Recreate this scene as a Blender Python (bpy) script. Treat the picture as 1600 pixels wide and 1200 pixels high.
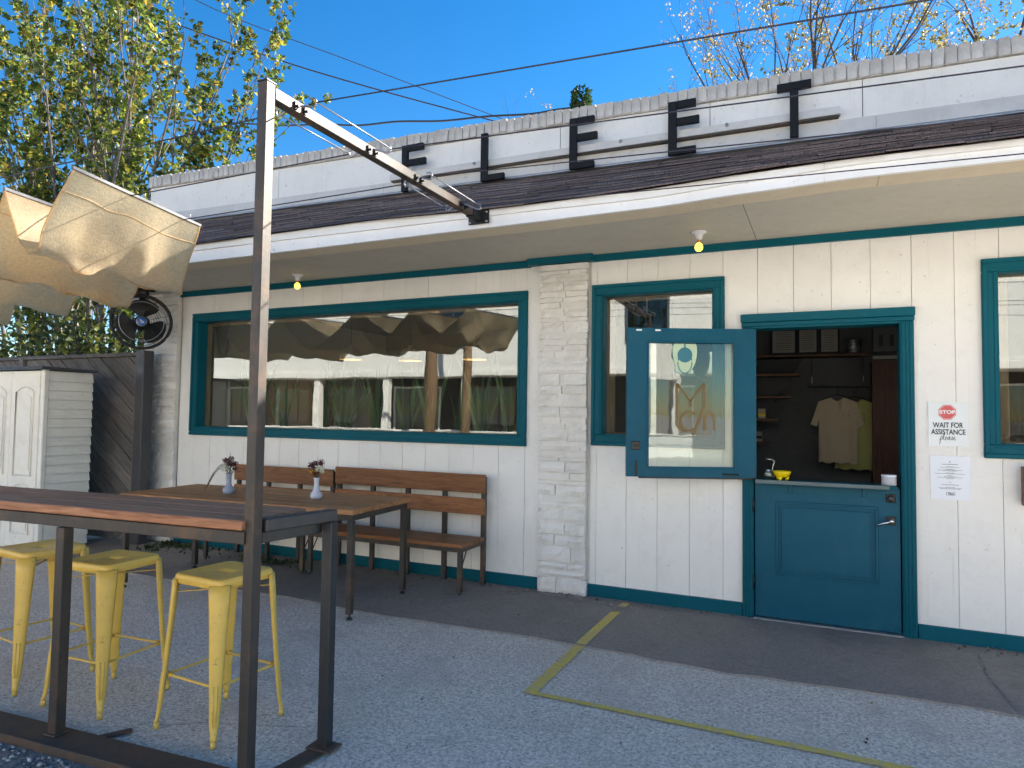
import bpy, bmesh, math, random
from mathutils import Vector, Matrix, Euler, noise
R = math.radians
rnd = random.Random(7)
for o in list(bpy.data.objects): bpy.data.objects.remove(o)
sc = bpy.context.scene
col = sc.collection

# ------------------------------------------------------------------ camera
YAW, PIT, ROL = R(24.682), R(2.582), R(0.7726)
fw = Vector((-math.sin(YAW)*math.cos(PIT), math.cos(YAW)*math.cos(PIT), math.sin(PIT)))
r0 = Vector((math.cos(YAW), math.sin(YAW), 0)); u0 = r0.cross(fw)
rt = math.cos(ROL)*r0 + math.sin(ROL)*u0; up = -math.sin(ROL)*r0 + math.cos(ROL)*u0
cd = bpy.data.cameras.new('camera'); cam = bpy.data.objects.new('camera', cd); col.objects.link(cam)
cam.matrix_world = Matrix(((rt.x, up.x, -fw.x, 0), (rt.y, up.y, -fw.y, -5.15), (rt.z, up.z, -fw.z, 1.42), (0, 0, 0, 1)))
cd.sensor_width = 36; cd.lens = 36*1053.6/1600; cd.clip_start = .05; cd.clip_end = 3000
sc.camera = cam
CAM = Vector((0, -5.15, 1.42))

# ------------------------------------------------------------------ sky, sun, exposure
SUN_AZ, SUN_EL = R(38), R(31.2)          # azimuth clockwise from +Y
w = bpy.data.worlds.new('World'); sc.world = w; w.use_nodes = True
nt = w.node_tree; nt.nodes.clear()
sky = nt.nodes.new('ShaderNodeTexSky'); sky.sky_type = 'NISHITA'; sky.sun_disc = False
sky.sun_elevation = SUN_EL; sky.sun_rotation = SUN_AZ
sky.air_density = 1.0; sky.dust_density = 0.1; sky.ozone_density = 3.0; sky.altitude = 150
bg = nt.nodes.new('ShaderNodeBackground'); bg.inputs[1].default_value = 0.06
wo = nt.nodes.new('ShaderNodeOutputWorld')
hs = nt.nodes.new('ShaderNodeHueSaturation'); hs.inputs['Saturation'].default_value = 1.36
nt.links.new(sky.outputs[0], hs.inputs['Color']); nt.links.new(hs.outputs[0], bg.inputs[0]); nt.links.new(bg.outputs[0], wo.inputs[0])
sd = bpy.data.lights.new('sun', 'SUN'); sd.energy = 5.0; sd.angle = R(.53); sd.color = (1, .93, .82)
so = bpy.data.objects.new('sun', sd); col.objects.link(so)
so.rotation_euler = Vector((math.sin(SUN_AZ)*math.cos(SUN_EL), math.cos(SUN_AZ)*math.cos(SUN_EL), math.sin(SUN_EL))).to_track_quat('Z', 'Y').to_euler()
so.location = (10, 14, 20)
vs = sc.view_settings; vs.view_transform = 'Standard'; vs.look = 'None'; vs.gamma = 1; vs.use_curve_mapping = False
vs.exposure = 2.0
sc.render.resolution_x, sc.render.resolution_y = 1024, 768
sc.cycles.max_bounces = 8; sc.cycles.diffuse_bounces = 4; sc.cycles.glossy_bounces = 4; sc.cycles.transparent_max_bounces = 16

# ------------------------------------------------------------------ materials
def srgb(r, g, b): return tuple(((c/255)/12.92 if c <= 10 else ((c/255+.055)/1.055)**2.4) for c in (r, g, b)) + (1,)
class NT:
    def __init__(s, name):
        s.m = bpy.data.materials.new(name); s.m.use_nodes = True; s.t = s.m.node_tree; s.t.nodes.clear()
        s.out = s.n('ShaderNodeOutputMaterial')
        s.tc = s.n('ShaderNodeTexCoord')
    def n(s, t, **kw):
        x = s.t.nodes.new(t)
        for k, v in kw.items():
            if k.startswith('i_'):
                x.inputs[k[2:].replace('_', ' ')].default_value = v
            else: setattr(x, k, v)
        return x
    def l(s, a, b): s.t.links.new(a, b)
    def coord(s, scale=(1, 1, 1), rot=(0, 0, 0)):
        m = s.n('ShaderNodeMapping'); m.inputs['Scale'].default_value = scale; m.inputs['Rotation'].default_value = rot
        s.l(s.tc.outputs['Object'], m.inputs[0]); return m.outputs[0]
    def noise(s, scale, detail=4, rough=.6, vec=None, dist=0):
        x = s.n('ShaderNodeTexNoise'); x.inputs['Scale'].default_value = scale; x.inputs['Detail'].default_value = detail
        x.inputs['Roughness'].default_value = rough; x.inputs['Distortion'].default_value = dist
        s.l(vec if vec else s.tc.outputs['Object'], x.inputs['Vector']); return x.outputs['Fac']
    def ramp(s, fac, stops):
        x = s.n('ShaderNodeValToRGB'); e = x.color_ramp.elements
        while len(e) < len(stops): e.new(.5)
        for k, (p, c) in enumerate(stops):
            e[k].position = p; e[k].color = c if len(c) == 4 else tuple(c)+(1,)
        s.l(fac, x.inputs[0]); return x.outputs[0]
    def mix(s, fac, a, b, mode='MIX'):
        x = s.n('ShaderNodeMix', data_type='RGBA', blend_type=mode)
        for sock, v in ((x.inputs[0], fac), (x.inputs[6], a), (x.inputs[7], b)):
            if hasattr(v, 'is_output'): s.l(v, sock)
            else: sock.default_value = v
        return x.outputs[2]
    def math(s, op, a, b=0.):
        x = s.n('ShaderNodeMath', operation=op)
        for k, v in enumerate((a, b)):
            if hasattr(v, 'is_output'): s.l(v, x.inputs[k])
            else: x.inputs[k].default_value = v
        return x.outputs[0]
    def rand(s, amt, colr):
        oi = s.n('ShaderNodeObjectInfo'); h = s.n('ShaderNodeHueSaturation')
        s.l(s.math('ADD', s.math('MULTIPLY', oi.outputs['Random'], amt*2), 1-amt), h.inputs['Value'])
        s.l(colr, h.inputs['Color']); return h.outputs[0]
    def bump(s, h, strength=.3, dist=.01, prev=None):
        x = s.n('ShaderNodeBump'); x.inputs['Strength'].default_value = strength; x.inputs['Distance'].default_value = dist
        s.l(h, x.inputs['Height'])
        if prev: s.l(prev, x.inputs['Normal'])
        return x.outputs[0]
    def bsdf(s, colr, rough=.6, normal=None, metallic=0., spec=.5, **kw):
        b = s.n('ShaderNodeBsdfPrincipled')
        for sock, v in ((b.inputs['Base Color'], colr), (b.inputs['Roughness'], rough), (b.inputs['Metallic'], metallic)):
            if hasattr(v, 'is_output'): s.l(v, sock)
            else: sock.default_value = v
        b.inputs['Specular IOR Level'].default_value = spec
        if normal: s.l(normal, b.inputs['Normal'])
        for k, v in kw.items(): b.inputs[k.replace('_', ' ')].default_value = v
        s.l(b.outputs[0], s.out.inputs[0]); s.b = b; return s.m
def c4(*a): return tuple(a)+(1,)
M = {}
def paint(name, c, rough=.5, var=.12, dirt=None, dirt_amt=.25, bump=.15, bscale=90, rand=0., spots=True, chip=None, spec=.5, drips=False):
    t = NT(name)
    big = t.noise(1.3, 5); fine = t.noise(14, 5)
    lo = tuple(x*(1-var) for x in c[:3])+(1,); hi = tuple(min(1, x*(1+var*.4)) for x in c[:3])+(1,)
    k = t.ramp(big, [(.3, lo), (.7, hi)])
    if dirt:
        f = t.math('MULTIPLY', t.ramp(t.noise(5, 8, .75), [(.5, (0, 0, 0)), (.78, (1, 1, 1))]), dirt_amt)
        k = t.mix(f, k, dirt)
        if spots:
            f2 = t.math('MULTIPLY', t.ramp(t.noise(26, 6, .7), [(.635, (0, 0, 0)), (.69, (1, 1, 1))]), .5)
            k = t.mix(f2, k, tuple(x*.45 for x in dirt[:3])+(1,))
    if drips:
        f4 = t.math('MULTIPLY', t.ramp(t.noise(1, 5, .7, t.coord((30, 30, .9))), [(.60, (0, 0, 0)), (.74, (1, 1, 1))]), .30); k = t.mix(f4, k, dirt)
    if chip:
        f3 = t.ramp(t.noise(55, 6, .65), [(.67, (0, 0, 0)), (.69, (1, 1, 1))]); k = t.mix(f3, k, chip)
    if rand: k = t.rand(rand, k)
    rg = t.ramp(fine, [(.3, c4(rough*.8, rough*.8, rough*.8)), (.7, c4(min(1, rough*1.2), min(1, rough*1.2), min(1, rough*1.2)))])
    nb = t.bump(t.noise(bscale, 4), bump, .004)
    M[name] = t.bsdf(k, rg, nb, spec=spec); return M[name]
paint('siding_paint', c4(.84, .82, .77), .5, .05, c4(.45, .40, .32), .22, .35, 60, rand=.03, drips=True)
paint('stone_paint', c4(.78, .755, .70), .6, .12, c4(.36, .32, .26), .5, .8, 40, rand=.06)
paint('fascia_paint', c4(.83, .84, .845), .45, .06, c4(.45, .42, .36), .2, .15, 60, spots=True)
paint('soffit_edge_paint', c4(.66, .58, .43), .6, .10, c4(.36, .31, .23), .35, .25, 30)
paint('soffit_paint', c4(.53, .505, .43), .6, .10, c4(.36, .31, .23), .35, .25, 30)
paint('teal_trim', c4(.002, .098, .135), .45, .15, c4(.01, .085, .105), .2, .15, 50, spots=False, spec=.12)
paint('teal_door', c4(.001, .085, .138), .42, .14, c4(.03, .115, .14), .5, .2, 45, spots=False, spec=.2, drips=True)
paint('black_letter', c4(.010, .010, .012), .5, .3, c4(.03, .03, .03), .2, .2, 60, spec=.2)
paint('yellow_metal', c4(.84, .55, .11), .36, .10, c4(.42, .30, .10), .35, .12, 40, chip=c4(.10, .06, .04))
paint('white_plastic', c4(.86, .825, .74), .45, .06, c4(.4, .37, .31), .3, .15, 40)
paint('grey_plastic', c4(.06, .06, .065), .5, .2)
paint('white_ceramic', c4(.62, .62, .66), .2, .1, bump=.02)
paint('grey_ceramic', c4(.32, .35, .42), .2, .15, bump=.02)
paint('paper', c4(.82, .84, .88), .5, .03, bump=.1, bscale=20)
paint('laminate_paper', c4(.80, .83, .83), .15, .03, bump=.1, bscale=9)
paint('sign_red', c4(.62, .10, .10), .4, .1, bump=.02)
paint('sign_white', c4(.85, .85, .85), .4, .02, bump=.02)
paint('ink', c4(.012, .012, .015), .5, .1, bump=.02)
paint('yellow_bowl', c4(.85, .62, .0), .25, .06, bump=.05)
paint('white_card', c4(.5, .5, .52), .6, .05)
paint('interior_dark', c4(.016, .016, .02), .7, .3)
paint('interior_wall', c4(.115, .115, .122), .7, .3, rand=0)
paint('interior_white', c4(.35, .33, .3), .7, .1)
paint('shirt_tan', c4(.55, .45, .32), .9, .12, bump=.6, bscale=12)
paint('shirt_olive', c4(.48, .46, .17), .9, .12, bump=.6, bscale=12)
paint('lamp_white', c4(.62, .60, .56), .4, .05)
paint('flower_red', c4(.10, .008, .012), .7, .5)
paint('flower_white', c4(.72, .72, .52), .7, .15)
paint('flower_orange', c4(.75, .33, .02), .7, .2)
paint('stem_green', c4(.05, .09, .03), .6, .4)
paint('black_rubber', c4(.012, .012, .012), .55, .3)
paint('fan_black', c4(.010, .010, .012), .4, .3, spots=False)
paint('fan_badge', c4(.03, .13, .42), .3, .1)
paint('plaster_panel', c4(.76, .75, .72), .6, .07, c4(.46, .43, .38), .28, .35, 25, drips=True)
paint('flashing_metal', c4(.60, .59, .57), .5, .15, c4(.30, .28, .26), .45, .2, 30)
paint('white_house', c4(.80, .79, .76), .6, .06, c4(.5, .48, .44), .15, .2, 20)
paint('slate_house', c4(.07, .09, .12), .6, .15)
paint('dark_open', c4(.03, .03, .032), .6, .3)
paint('car_paint', c4(.75, .76, .78), .15, .02, bump=0)
paint('decal_gold', c4(.20, .125, .035), .5, .1)
paint('decal_teal', c4(.03, .19, .24), .5, .1)
paint('decal_pale', c4(.55, .68, .45), .5, .1)
paint('gold_line', c4(.5, .5, .48), .5, .1)
paint('door_bronze', c4(.018, .014, .012), .4, .3, spots=False)

def metal(name, c, rough, metallic=1., rust=None, rust_lo=.52, streak=True):
    t = NT(name)
    v = t.coord((9, 9, 1.2)) if streak else t.tc.outputs['Object']
    k = t.ramp(t.noise(3, 6, .7, v), [(.3, tuple(x*.65 for x in c[:3])+(1,)), (.7, c)])
    if rust:
        f = t.ramp(t.noise(2.2, 8, .75), [(rust_lo, (0, 0, 0)), (rust_lo+.18, (1, 1, 1))])
        k = t.mix(t.math('MULTIPLY', f, .75), k, rust)
    M[name] = t.bsdf(k, rough, t.bump(t.noise(45, 5, .7), .25, .003), metallic); return M[name]
metal('dark_steel', c4(.062, .052, .044), .5, .2, c4(.17, .095, .052), .5)
metal('dark_steel_blue', c4(.045, .047, .05), .42, .3, c4(.09, .06, .04), .6)
metal('rust_steel', c4(.085, .066, .052), .7, .1, c4(.13, .075, .045), .42)
metal('galvanised', c4(.42, .43, .45), .4, .8, streak=False)
metal('rod_metal', c4(.20, .20, .21), .6, .3, streak=False)
metal('shelf_metal', c4(.12, .17, .18), .5, .3, streak=False)
metal('chrome', c4(.75, .75, .76), .18, 1., streak=False)
metal('cable_steel', c4(.05, .045, .06), .5, .3, streak=False)
metal('black_bracket', c4(.014, .014, .015), .45, .2, streak=False)
metal('brass', c4(.45, .24, .10), .4, .9, streak=False)

def wood(name, dark, light, scale=(1.2, 14, 14), rough=.42, rand=.16, coat=0., knots=True, roty=0.):
    t = NT(name)
    oi = t.n('ShaderNodeObjectInfo')
    mp = t.n('ShaderNodeMapping'); mp.inputs['Scale'].default_value = scale
    mr = t.n('ShaderNodeMapping'); mr.inputs['Rotation'].default_value = (0, roty, 0)
    t.l(t.tc.outputs['Object'], mr.inputs[0]); t.l(mr.outputs[0], mp.inputs[0])
    cb = t.n('ShaderNodeCombineXYZ')
    for k in range(3): t.l(t.math('MULTIPLY', oi.outputs['Random'], 37.+k*11), cb.inputs[k])
    t.l(cb.outputs[0], mp.inputs['Location'])
    g = t.noise(2.4, 8, .65, mp.outputs[0], 1.4); g2 = t.noise(9, 4, .7, mp.outputs[0])
    k = t.ramp(g, [(.28, dark), (.5, tuple((a+b)/2 for a, b in zip(dark, light))), (.72, light)])
    k = t.mix(t.math('MULTIPLY', t.ramp(g2, [(.5, (0, 0, 0)), (.75, (1, 1, 1))]), .5), k, tuple(x*.45 for x in dark[:3])+(1,))
    if knots:
        f = t.ramp(t.noise(1.1, 3, .5, mp.outputs[0]), [(.70, (0, 0, 0)), (.76, (1, 1, 1))])
        k = t.mix(t.math('MULTIPLY', f, .7), k, tuple(x*.3 for x in dark[:3])+(1,))
    k = t.rand(rand, k)
    M[name] = t.bsdf(k, rough, t.bump(g2, .35, .003), spec=.22); return M[name]
wood('bench_wood', c4(.15, .056, .022), c4(.36, .165, .07))
wood('table_wood', c4(.26, .11, .042), c4(.56, .29, .125), rough=.5)
wood('bar_wood', c4(.24, .095, .048), c4(.50, .25, .135), rough=.62)
wood('fence_wood', c4(.085, .076, .068), c4(.24, .215, .19), (1.2, 14, 14), .85, .3, roty=R(-36))
wood('pole_wood', c4(.14, .085, .05), c4(.36, .24, .15), (10, 10, 1.), .85, .1)
wood('window_wood', c4(.22, .14, .07), c4(.36, .25, .14), (12, 12, 1.2), .5, .1, knots=False)
wood('shelf_wood', c4(.12, .055, .03), c4(.25, .13, .07))
wood('wall_wood', c4(.06, .022, .014), c4(.15, .06, .035), (10, 10, 1))
wood('bark', c4(.07, .06, .05), c4(.24, .21, .18), (14, 14, 2), .9, .1, knots=False)
wood('bark_dark', c4(.035, .026, .022), c4(.12, .09, .075), (14, 14, 2), .9, .1, knots=False)

def leafmat(name, stops, transl=.45):
    t = NT(name); g = t.n('ShaderNodeNewGeometry')
    k = t.ramp(g.outputs['Random Per Island'], stops)
    d = t.n('ShaderNodeBsdfPrincipled'); t.l(k, d.inputs['Base Color']); d.inputs['Roughness'].default_value = .45
    tr = t.n('ShaderNodeBsdfTranslucent'); t.l(t.mix(.3, k, c4(.5, .5, .05), 'SCREEN') if False else k, tr.inputs['Color'])
    mx = t.n('ShaderNodeMixShader'); mx.inputs[0].default_value = transl
    t.l(d.outputs[0], mx.inputs[1]); t.l(tr.outputs[0], mx.inputs[2]); t.l(mx.outputs[0], t.out.inputs[0]); M[name] = t.m
leafmat('leaves_autumn', [(0, c4(.035, .06, .016)), (.36, c4(.08, .125, .025)), (.62, c4(.17, .23, .035)), (.82, c4(.33, .34, .05)), (.94, c4(.46, .34, .05)), (1, c4(.14, .08, .03))], .55)
leafmat('leaves_hedge', [(0, c4(.03, .05, .014)), (.5, c4(.07, .10, .025)), (.85, c4(.17, .20, .04)), (1, c4(.34, .30, .05))])
leafmat('leaves_dry', [(0, c4(.22, .15, .08)), (.5, c4(.40, .30, .17)), (1, c4(.50, .42, .28))], .5)
leafmat('leaves_yellow', [(0, c4(.07, .075, .02)), (.5, c4(.20, .18, .05)), (1, c4(.36, .30, .13))], .45)
leafmat('leaves_ivy', [(0, c4(.02, .05, .015)), (1, c4(.06, .12, .03))], .3)
leafmat('snake_leaf', [(0, c4(.07, .15, .06)), (1, c4(.28, .40, .17))], .25)
leafmat('litter', [(0, c4(.05, .03, .02)), (.6, c4(.16, .10, .05)), (1, c4(.30, .24, .10))], .1)
leafmat('pebbles', [(0, c4(.10, .095, .09)), (.7, c4(.26, .25, .24)), (1, c4(.55, .54, .52))], 0)
leafmat('weeds', [(0, c4(.03, .05, .015)), (1, c4(.09, .11, .04))], .3)

# fabric: loose woven shade cloth
t = NT('shade_cloth')
h = t.math('ADD', t.noise(1, 4, .6, t.coord((95, 95, 14))), t.noise(1, 4, .6, t.coord((12, 30, 95))))
k = t.ramp(t.math('MULTIPLY', h, .5), [(.36, c4(.70, .57, .38)), (.64, c4(.88, .75, .54))])
d = t.n('ShaderNodeBsdfDiffuse'); tr = t.n('ShaderNodeBsdfTranslucent'); t.l(k, d.inputs[0]); t.l(t.mix(1., k, c4(1, .86, .60), 'MULTIPLY'), tr.inputs[0])
nb = t.bump(h, .45, .004); t.l(nb, d.inputs['Normal']); t.l(nb, tr.inputs['Normal'])
mx = t.n('ShaderNodeMixShader'); mx.inputs[0].default_value = .68
t.l(d.outputs[0], mx.inputs[1]); t.l(tr.outputs[0], mx.inputs[2]); t.l(mx.outputs[0], t.out.inputs[0]); M['shade_cloth'] = t.m

def glass(name, ior, tint, wav, wscale):
    t = NT(name)
    nb = t.bump(t.noise(wscale, 2, .5), wav, .02)
    lw = t.n('ShaderNodeLayerWeight'); lw.inputs[0].default_value = .5; t.l(nb, lw.inputs['Normal'])
    fr = t.math('ADD', t.math('MULTIPLY', t.math('POWER', lw.outputs['Facing'], 4.), 1-ior), ior)
    tp = t.n('ShaderNodeBsdfTransparent'); tp.inputs[0].default_value = tint
    gl = t.n('ShaderNodeBsdfGlossy'); gl.inputs['Roughness'].default_value = 0.0; gl.inputs['Color'].default_value = c4(.95, .97, .95); t.l(nb, gl.inputs['Normal'])
    mx = t.n('ShaderNodeMixShader'); t.l(fr, mx.inputs[0]); t.l(tp.outputs[0], mx.inputs[1]); t.l(gl.outputs[0], mx.inputs[2])
    t.l(mx.outputs[0], t.out.inputs[0]); M[name] = t.m
glass('window_glass', .10, c4(.86, .88, .87), .05, 1.3)
glass('clear_glass', .07, c4(.93, .96, .92), .03, 4)
glass('house_glass', .15, c4(.3, .34, .35), .02, 2)

def emit(name, c, s):
    t = NT(name); e = t.n('ShaderNodeEmission'); e.inputs[0].default_value = c; e.inputs[1].default_value = s
    t.l(e.outputs[0], t.out.inputs[0]); M[name] = t.m
emit('bulb_glow', c4(1, .68, .085), .9)
emit('pendant_glow', c4(1, .55, .18), 14.)

def concrete(name, c, agg, stain, rough=.85, bstr=.6, sc_=1.):
    t = NT(name)
    k = t.ramp(t.noise(.8, 8, .65), [(.3, tuple(x*.78 for x in c[:3])+(1,)), (.7, tuple(x*1.15 for x in c[:3])+(1,))])
    sp = t.noise(62*sc_, 7, .9)
    k = t.mix(agg, k, t.ramp(sp, [(.37, tuple(x*.12 for x in c[:3])+(1,)), (.5, c), (.62, tuple(min(.95, x*1.75) for x in c[:3])+(1,))]))
    k = t.mix(t.math('MULTIPLY', t.ramp(t.noise(2.6, 7, .7, t.coord((1, .7, 1))), [(.50, (0, 0, 0)), (.68, (1, 1, 1))]), .65), k, stain)
    k = t.mix(t.math('MULTIPLY', t.ramp(t.noise(.9, 9, .72, t.coord((1, 1.6, 1))), [(.55, (0, 0, 0)), (.66, (1, 1, 1))]), .4), k, tuple(x*.55 for x in stain[:3])+(1,))
    sp2 = t.ramp(t.noise(17, 3, .5), [(.73, (0, 0, 0)), (.75, (1, 1, 1))]); k = t.mix(t.math('MULTIPLY', sp2, .6), k, c4(.05, .045, .04))
    vo = t.n('ShaderNodeTexVoronoi'); vo.inputs['Scale'].default_value = 110*sc_; t.l(t.tc.outputs['Object'], vo.inputs['Vector'])
    nb = t.bump(vo.outputs['Distance'], bstr, .004); nb = t.bump(t.noise(8, 6, .6), .3, .01, nb)
    M[name] = t.bsdf(k, rough, nb, spec=.3)
concrete('apron_concrete', c4(.66, .57, .48), .8, c4(.50, .43, .36))
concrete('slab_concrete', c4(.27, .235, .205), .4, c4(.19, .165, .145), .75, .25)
concrete('worn_street', c4(.42, .39, .34), .3, c4(.33, .30, .26))
concrete('gravel_bed', c4(.20, .195, .185), .6, c4(.09, .085, .075), .9, 1., .6)
concrete('street_concrete', c4(.52, .475, .41), .3, c4(.36, .33, .29))
# worn yellow line
t = NT('line_paint')
f = t.ramp(t.noise(22, 8, .8), [(.46, (1, 1, 1)), (.66, (.15, .15, .15))])
k = t.mix(f, c4(.45, .40, .34), t.ramp(t.noise(60, 4), [(.3, c4(.56, .42, .06)), (.7, c4(.78, .58, .11))]))
M['line_paint'] = t.bsdf(k, .8, t.bump(t.noise(90, 4), .5, .003))
# asphalt shingles
t = NT('shingle')
k = t.ramp(t.noise(120, 4, .8), [(.3, c4(.05, .037, .033)), (.55, c4(.16, .12, .108)), (.8, c4(.40, .32, .29))])
k = t.rand(.35, k); M['shingle'] = t.bsdf(k, .95, t.bump(t.noise(160, 3), .8, .004), spec=.2)
t = NT('shingle_base'); M['shingle_base'] = t.bsdf(c4(.03, .024, .022), .95)
# weathered painted cap brick
t = NT('cap_brick')
k = t.ramp(t.noise(9, 7, .7), [(.3, c4(.38, .355, .32)), (.6, c4(.56, .54, .51)), (.8, c4(.66, .645, .62))])
k = t.rand(.10, k); M['cap_brick'] = t.bsdf(k, .9, t.bump(t.noise(40, 6, .7), .7, .006))
t = NT('cap_mortar'); M['cap_mortar'] = t.bsdf(t.ramp(t.noise(20, 5), [(.3, c4(.36, .34, .31)), (.7, c4(.58, .56, .53))]), .95)
t = NT('mortar'); M['mortar'] = t.bsdf(t.ramp(t.noise(20, 5), [(.3, c4(.12, .11, .10)), (.7, c4(.32, .30, .28))]), .95)

# ------------------------------------------------------------------ mesh helpers
class MB:
    def __init__(s): s.v = []; s.f = []; s.sm = []
    def add(s, vs, fs, smooth=False):
        b = len(s.v); s.v += [Vector(v) for v in vs]; s.f += [tuple(i+b for i in f) for f in fs]; s.sm += [smooth]*len(fs); return s
    def hexa(s, p, flip=False):   # 8 points: bottom ring 0-3, top ring 4-7
        return s.add(p, [(3, 2, 1, 0), (4, 5, 6, 7), (0, 1, 5, 4), (1, 2, 6, 5), (2, 3, 7, 6), (3, 0, 4, 7)])
    def box(s, x0, x1, y0, y1, z0, z1, bev=0., mat=None):
        if bev <= 0:
            P = [(x0, y0, z0), (x1, y0, z0), (x1, y1, z0), (x0, y1, z0), (x0, y0, z1), (x1, y0, z1), (x1, y1, z1), (x0, y1, z1)]
            if mat: P = [mat @ Vector(p) for p in P]
            return s.hexa(P)
        bm = bmesh.new(); bmesh.ops.create_cube(bm, size=1)
        for v in bm.verts: v.co = Vector(((x0+x1)/2+v.co.x*(x1-x0), (y0+y1)/2+v.co.y*(y1-y0), (z0+z1)/2+v.co.z*(z1-z0)))
        bev = min(bev, .45*min(x1-x0, y1-y0, z1-z0))
        bmesh.ops.bevel(bm, geom=bm.edges[:], offset=bev, segments=1, affect='EDGES')
        bm.verts.index_update()
        s.add([mat @ v.co if mat else v.co.copy() for v in bm.verts], [[v.index for v in f.verts] for f in bm.faces]); bm.free(); return s
    def bar(s, a, b, wx, wz, bev=0., up=(0, 0, 1)):   # rectangular bar from a to b
        a = Vector(a); b = Vector(b); d = (b-a); L = d.length; d.normalize(); u = Vector(up)
        if abs(d.dot(u)) > .98: u = Vector((0, 1, 0))
        x = d.cross(u).normalized(); u = x.cross(d)
        m = Matrix(((x.x, d.x, u.x, a.x), (x.y, d.y, u.y, a.y), (x.z, d.z, u.z, a.z), (0, 0, 0, 1)))
        return s.box(-wx/2, wx/2, 0, L, -wz/2, wz/2, bev, m)
    def tube(s, pts, rad, seg=8, caps=True, smooth=True):
        pts = [Vector(p) for p in pts]; n = len(pts)
        rads = rad if isinstance(rad, (list, tuple)) else [rad]*n
        ref = Vector((0.13, .27, .95)); vs = []
        for i, p in enumerate(pts):
            d = (pts[min(i+1, n-1)]-pts[max(i-1, 0)])
            if d.length < 1e-9: d = Vector((0, 0, 1))
            d.normalize(); r_ = ref if abs(d.dot(ref)) < .95 else Vector((1, 0, 0))
            x = d.cross(r_).normalized(); y = d.cross(x)
            vs += [p+(x*math.cos(2*math.pi*k/seg)+y*math.sin(2*math.pi*k/seg))*rads[i] for k in range(seg)]
        fs = [(i*seg+k, i*seg+(k+1) % seg, (i+1)*seg+(k+1) % seg, (i+1)*seg+k) for i in range(n-1) for k in range(seg)]
        s.add(vs, fs, smooth)
        if caps:
            b = len(s.v)-n*seg
            s.f += [tuple(b+k for k in range(seg)), tuple(b+(n-1)*seg+k for k in reversed(range(seg)))]; s.sm += [False, False]
        return s
    def lathe(s, prof, c=(0, 0, 0), seg=16, axis=(0, 0, 1), smooth=True):
        c = Vector(c); q = Vector((0, 0, 1)).rotation_difference(Vector(axis)); vs = []; n = len(prof)
        for r_, z in prof:
            vs += [c+q @ Vector((r_*math.cos(2*math.pi*k/seg), r_*math.sin(2*math.pi*k/seg), z)) for k in range(seg)]
        fs = [(i*seg+k, i*seg+(k+1) % seg, (i+1)*seg+(k+1) % seg, (i+1)*seg+k) for i in range(n-1) for k in range(seg)]
        return s.add(vs, fs, smooth)
    def prism(s, poly, y0, y1, mat=None):     # polygon in XZ, extruded along Y
        n = len(poly)
        vs = [Vector((x, y0, z)) for x, z in poly]+[Vector((x, y1, z)) for x, z in poly]
        if mat: vs = [mat @ v for v in vs]
        return s.add(vs, [tuple(range(n)), tuple(n+k for k in reversed(range(n)))]+[(k, n+k, n+(k+1) % n, (k+1) % n) for k in range(n)])
    def ico(s, c, r_, sub=1, scale=(1, 1, 1), jit=0., smooth=True):
        bm = bmesh.new(); bmesh.ops.create_icosphere(bm, subdivisions=sub, radius=r_); bm.verts.index_update()
        s.add([Vector(c)+Vector((v.co.x*scale[0], v.co.y*scale[1], v.co.z*scale[2]))*(1+rnd.uniform(-jit, jit)) for v in bm.verts],
              [[v.index for v in f.verts] for f in bm.faces], smooth); bm.free(); return s
    def mesh(s, name, org=(0, 0, 0)):
        me = bpy.data.meshes.new(name); o = Vector(org)
        me.from_pydata([v-o for v in s.v], [], s.f); me.polygons.foreach_set('use_smooth', s.sm)
        bm = bmesh.new(); bm.from_mesh(me)
        if len(bm.faces) < 4000: bmesh.ops.recalc_face_normals(bm, faces=bm.faces)
        bm.to_mesh(me); bm.free(); me.update(); return me
    def build(s, name, mat, parent=None, local=False):
        org = Vector((0, 0, 0))
        if parent and not local:
            p = parent
            while p: org += p.location; p = p.parent
        return link(name, s.mesh(name, org), mat, parent)
def link(name, me, mat, parent=None):
    if mat and not me.materials: me.materials.append(M[mat])
    o = bpy.data.objects.new(name, me); col.objects.link(o); o.parent = parent; return o
def tag(o, label, cat, group=None):
    o['label'] = label; o['category'] = cat
    if group: o['group'] = group
    return o
def thing(name, label, cat, loc=(0, 0, 0), group=None, rz=0.):
    o = bpy.data.objects.new(name, None); col.objects.link(o); o.location = loc; o.rotation_euler = (0, 0, rz); o.empty_display_size = .1
    return tag(o, label, cat, group)
def structure(o): o['kind'] = 'structure'; return o
def stuff(o): o['kind'] = 'stuff'; return o
def copy_tree(o, parent=None):
    c = o.copy(); col.objects.link(c); c.parent = parent
    for ch in list(o.children): copy_tree(ch, c)
    return c
def mb(): return MB()
def pix(x, y):   # photo pixel -> ray direction
    return fw + rt*((x-800)/1053.6) + up*((600-y)/1053.6)
def onY(x, y, Y): d = pix(x, y); return CAM + d*((Y-CAM.y)/d.y)
def onZ(x, y, Z): d = pix(x, y); return CAM + d*((Z-CAM.z)/d.z)
def catmull(P, n=6):
    P = [Vector(p) for p in P]; Q = [P[0]*2-P[1]]+P+[P[-1]*2-P[-2]]; out = []
    for i in range(1, len(Q)-2):
        for k in range(n):
            t_ = k/n; a, b, c, d = Q[i-1], Q[i], Q[i+1], Q[i+2]
            out.append(.5*((2*b)+(c-a)*t_+(2*a-5*b+4*c-d)*t_*t_+(3*b-a-3*c+d)*t_**3))
    return out+[P[-1]]

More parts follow.
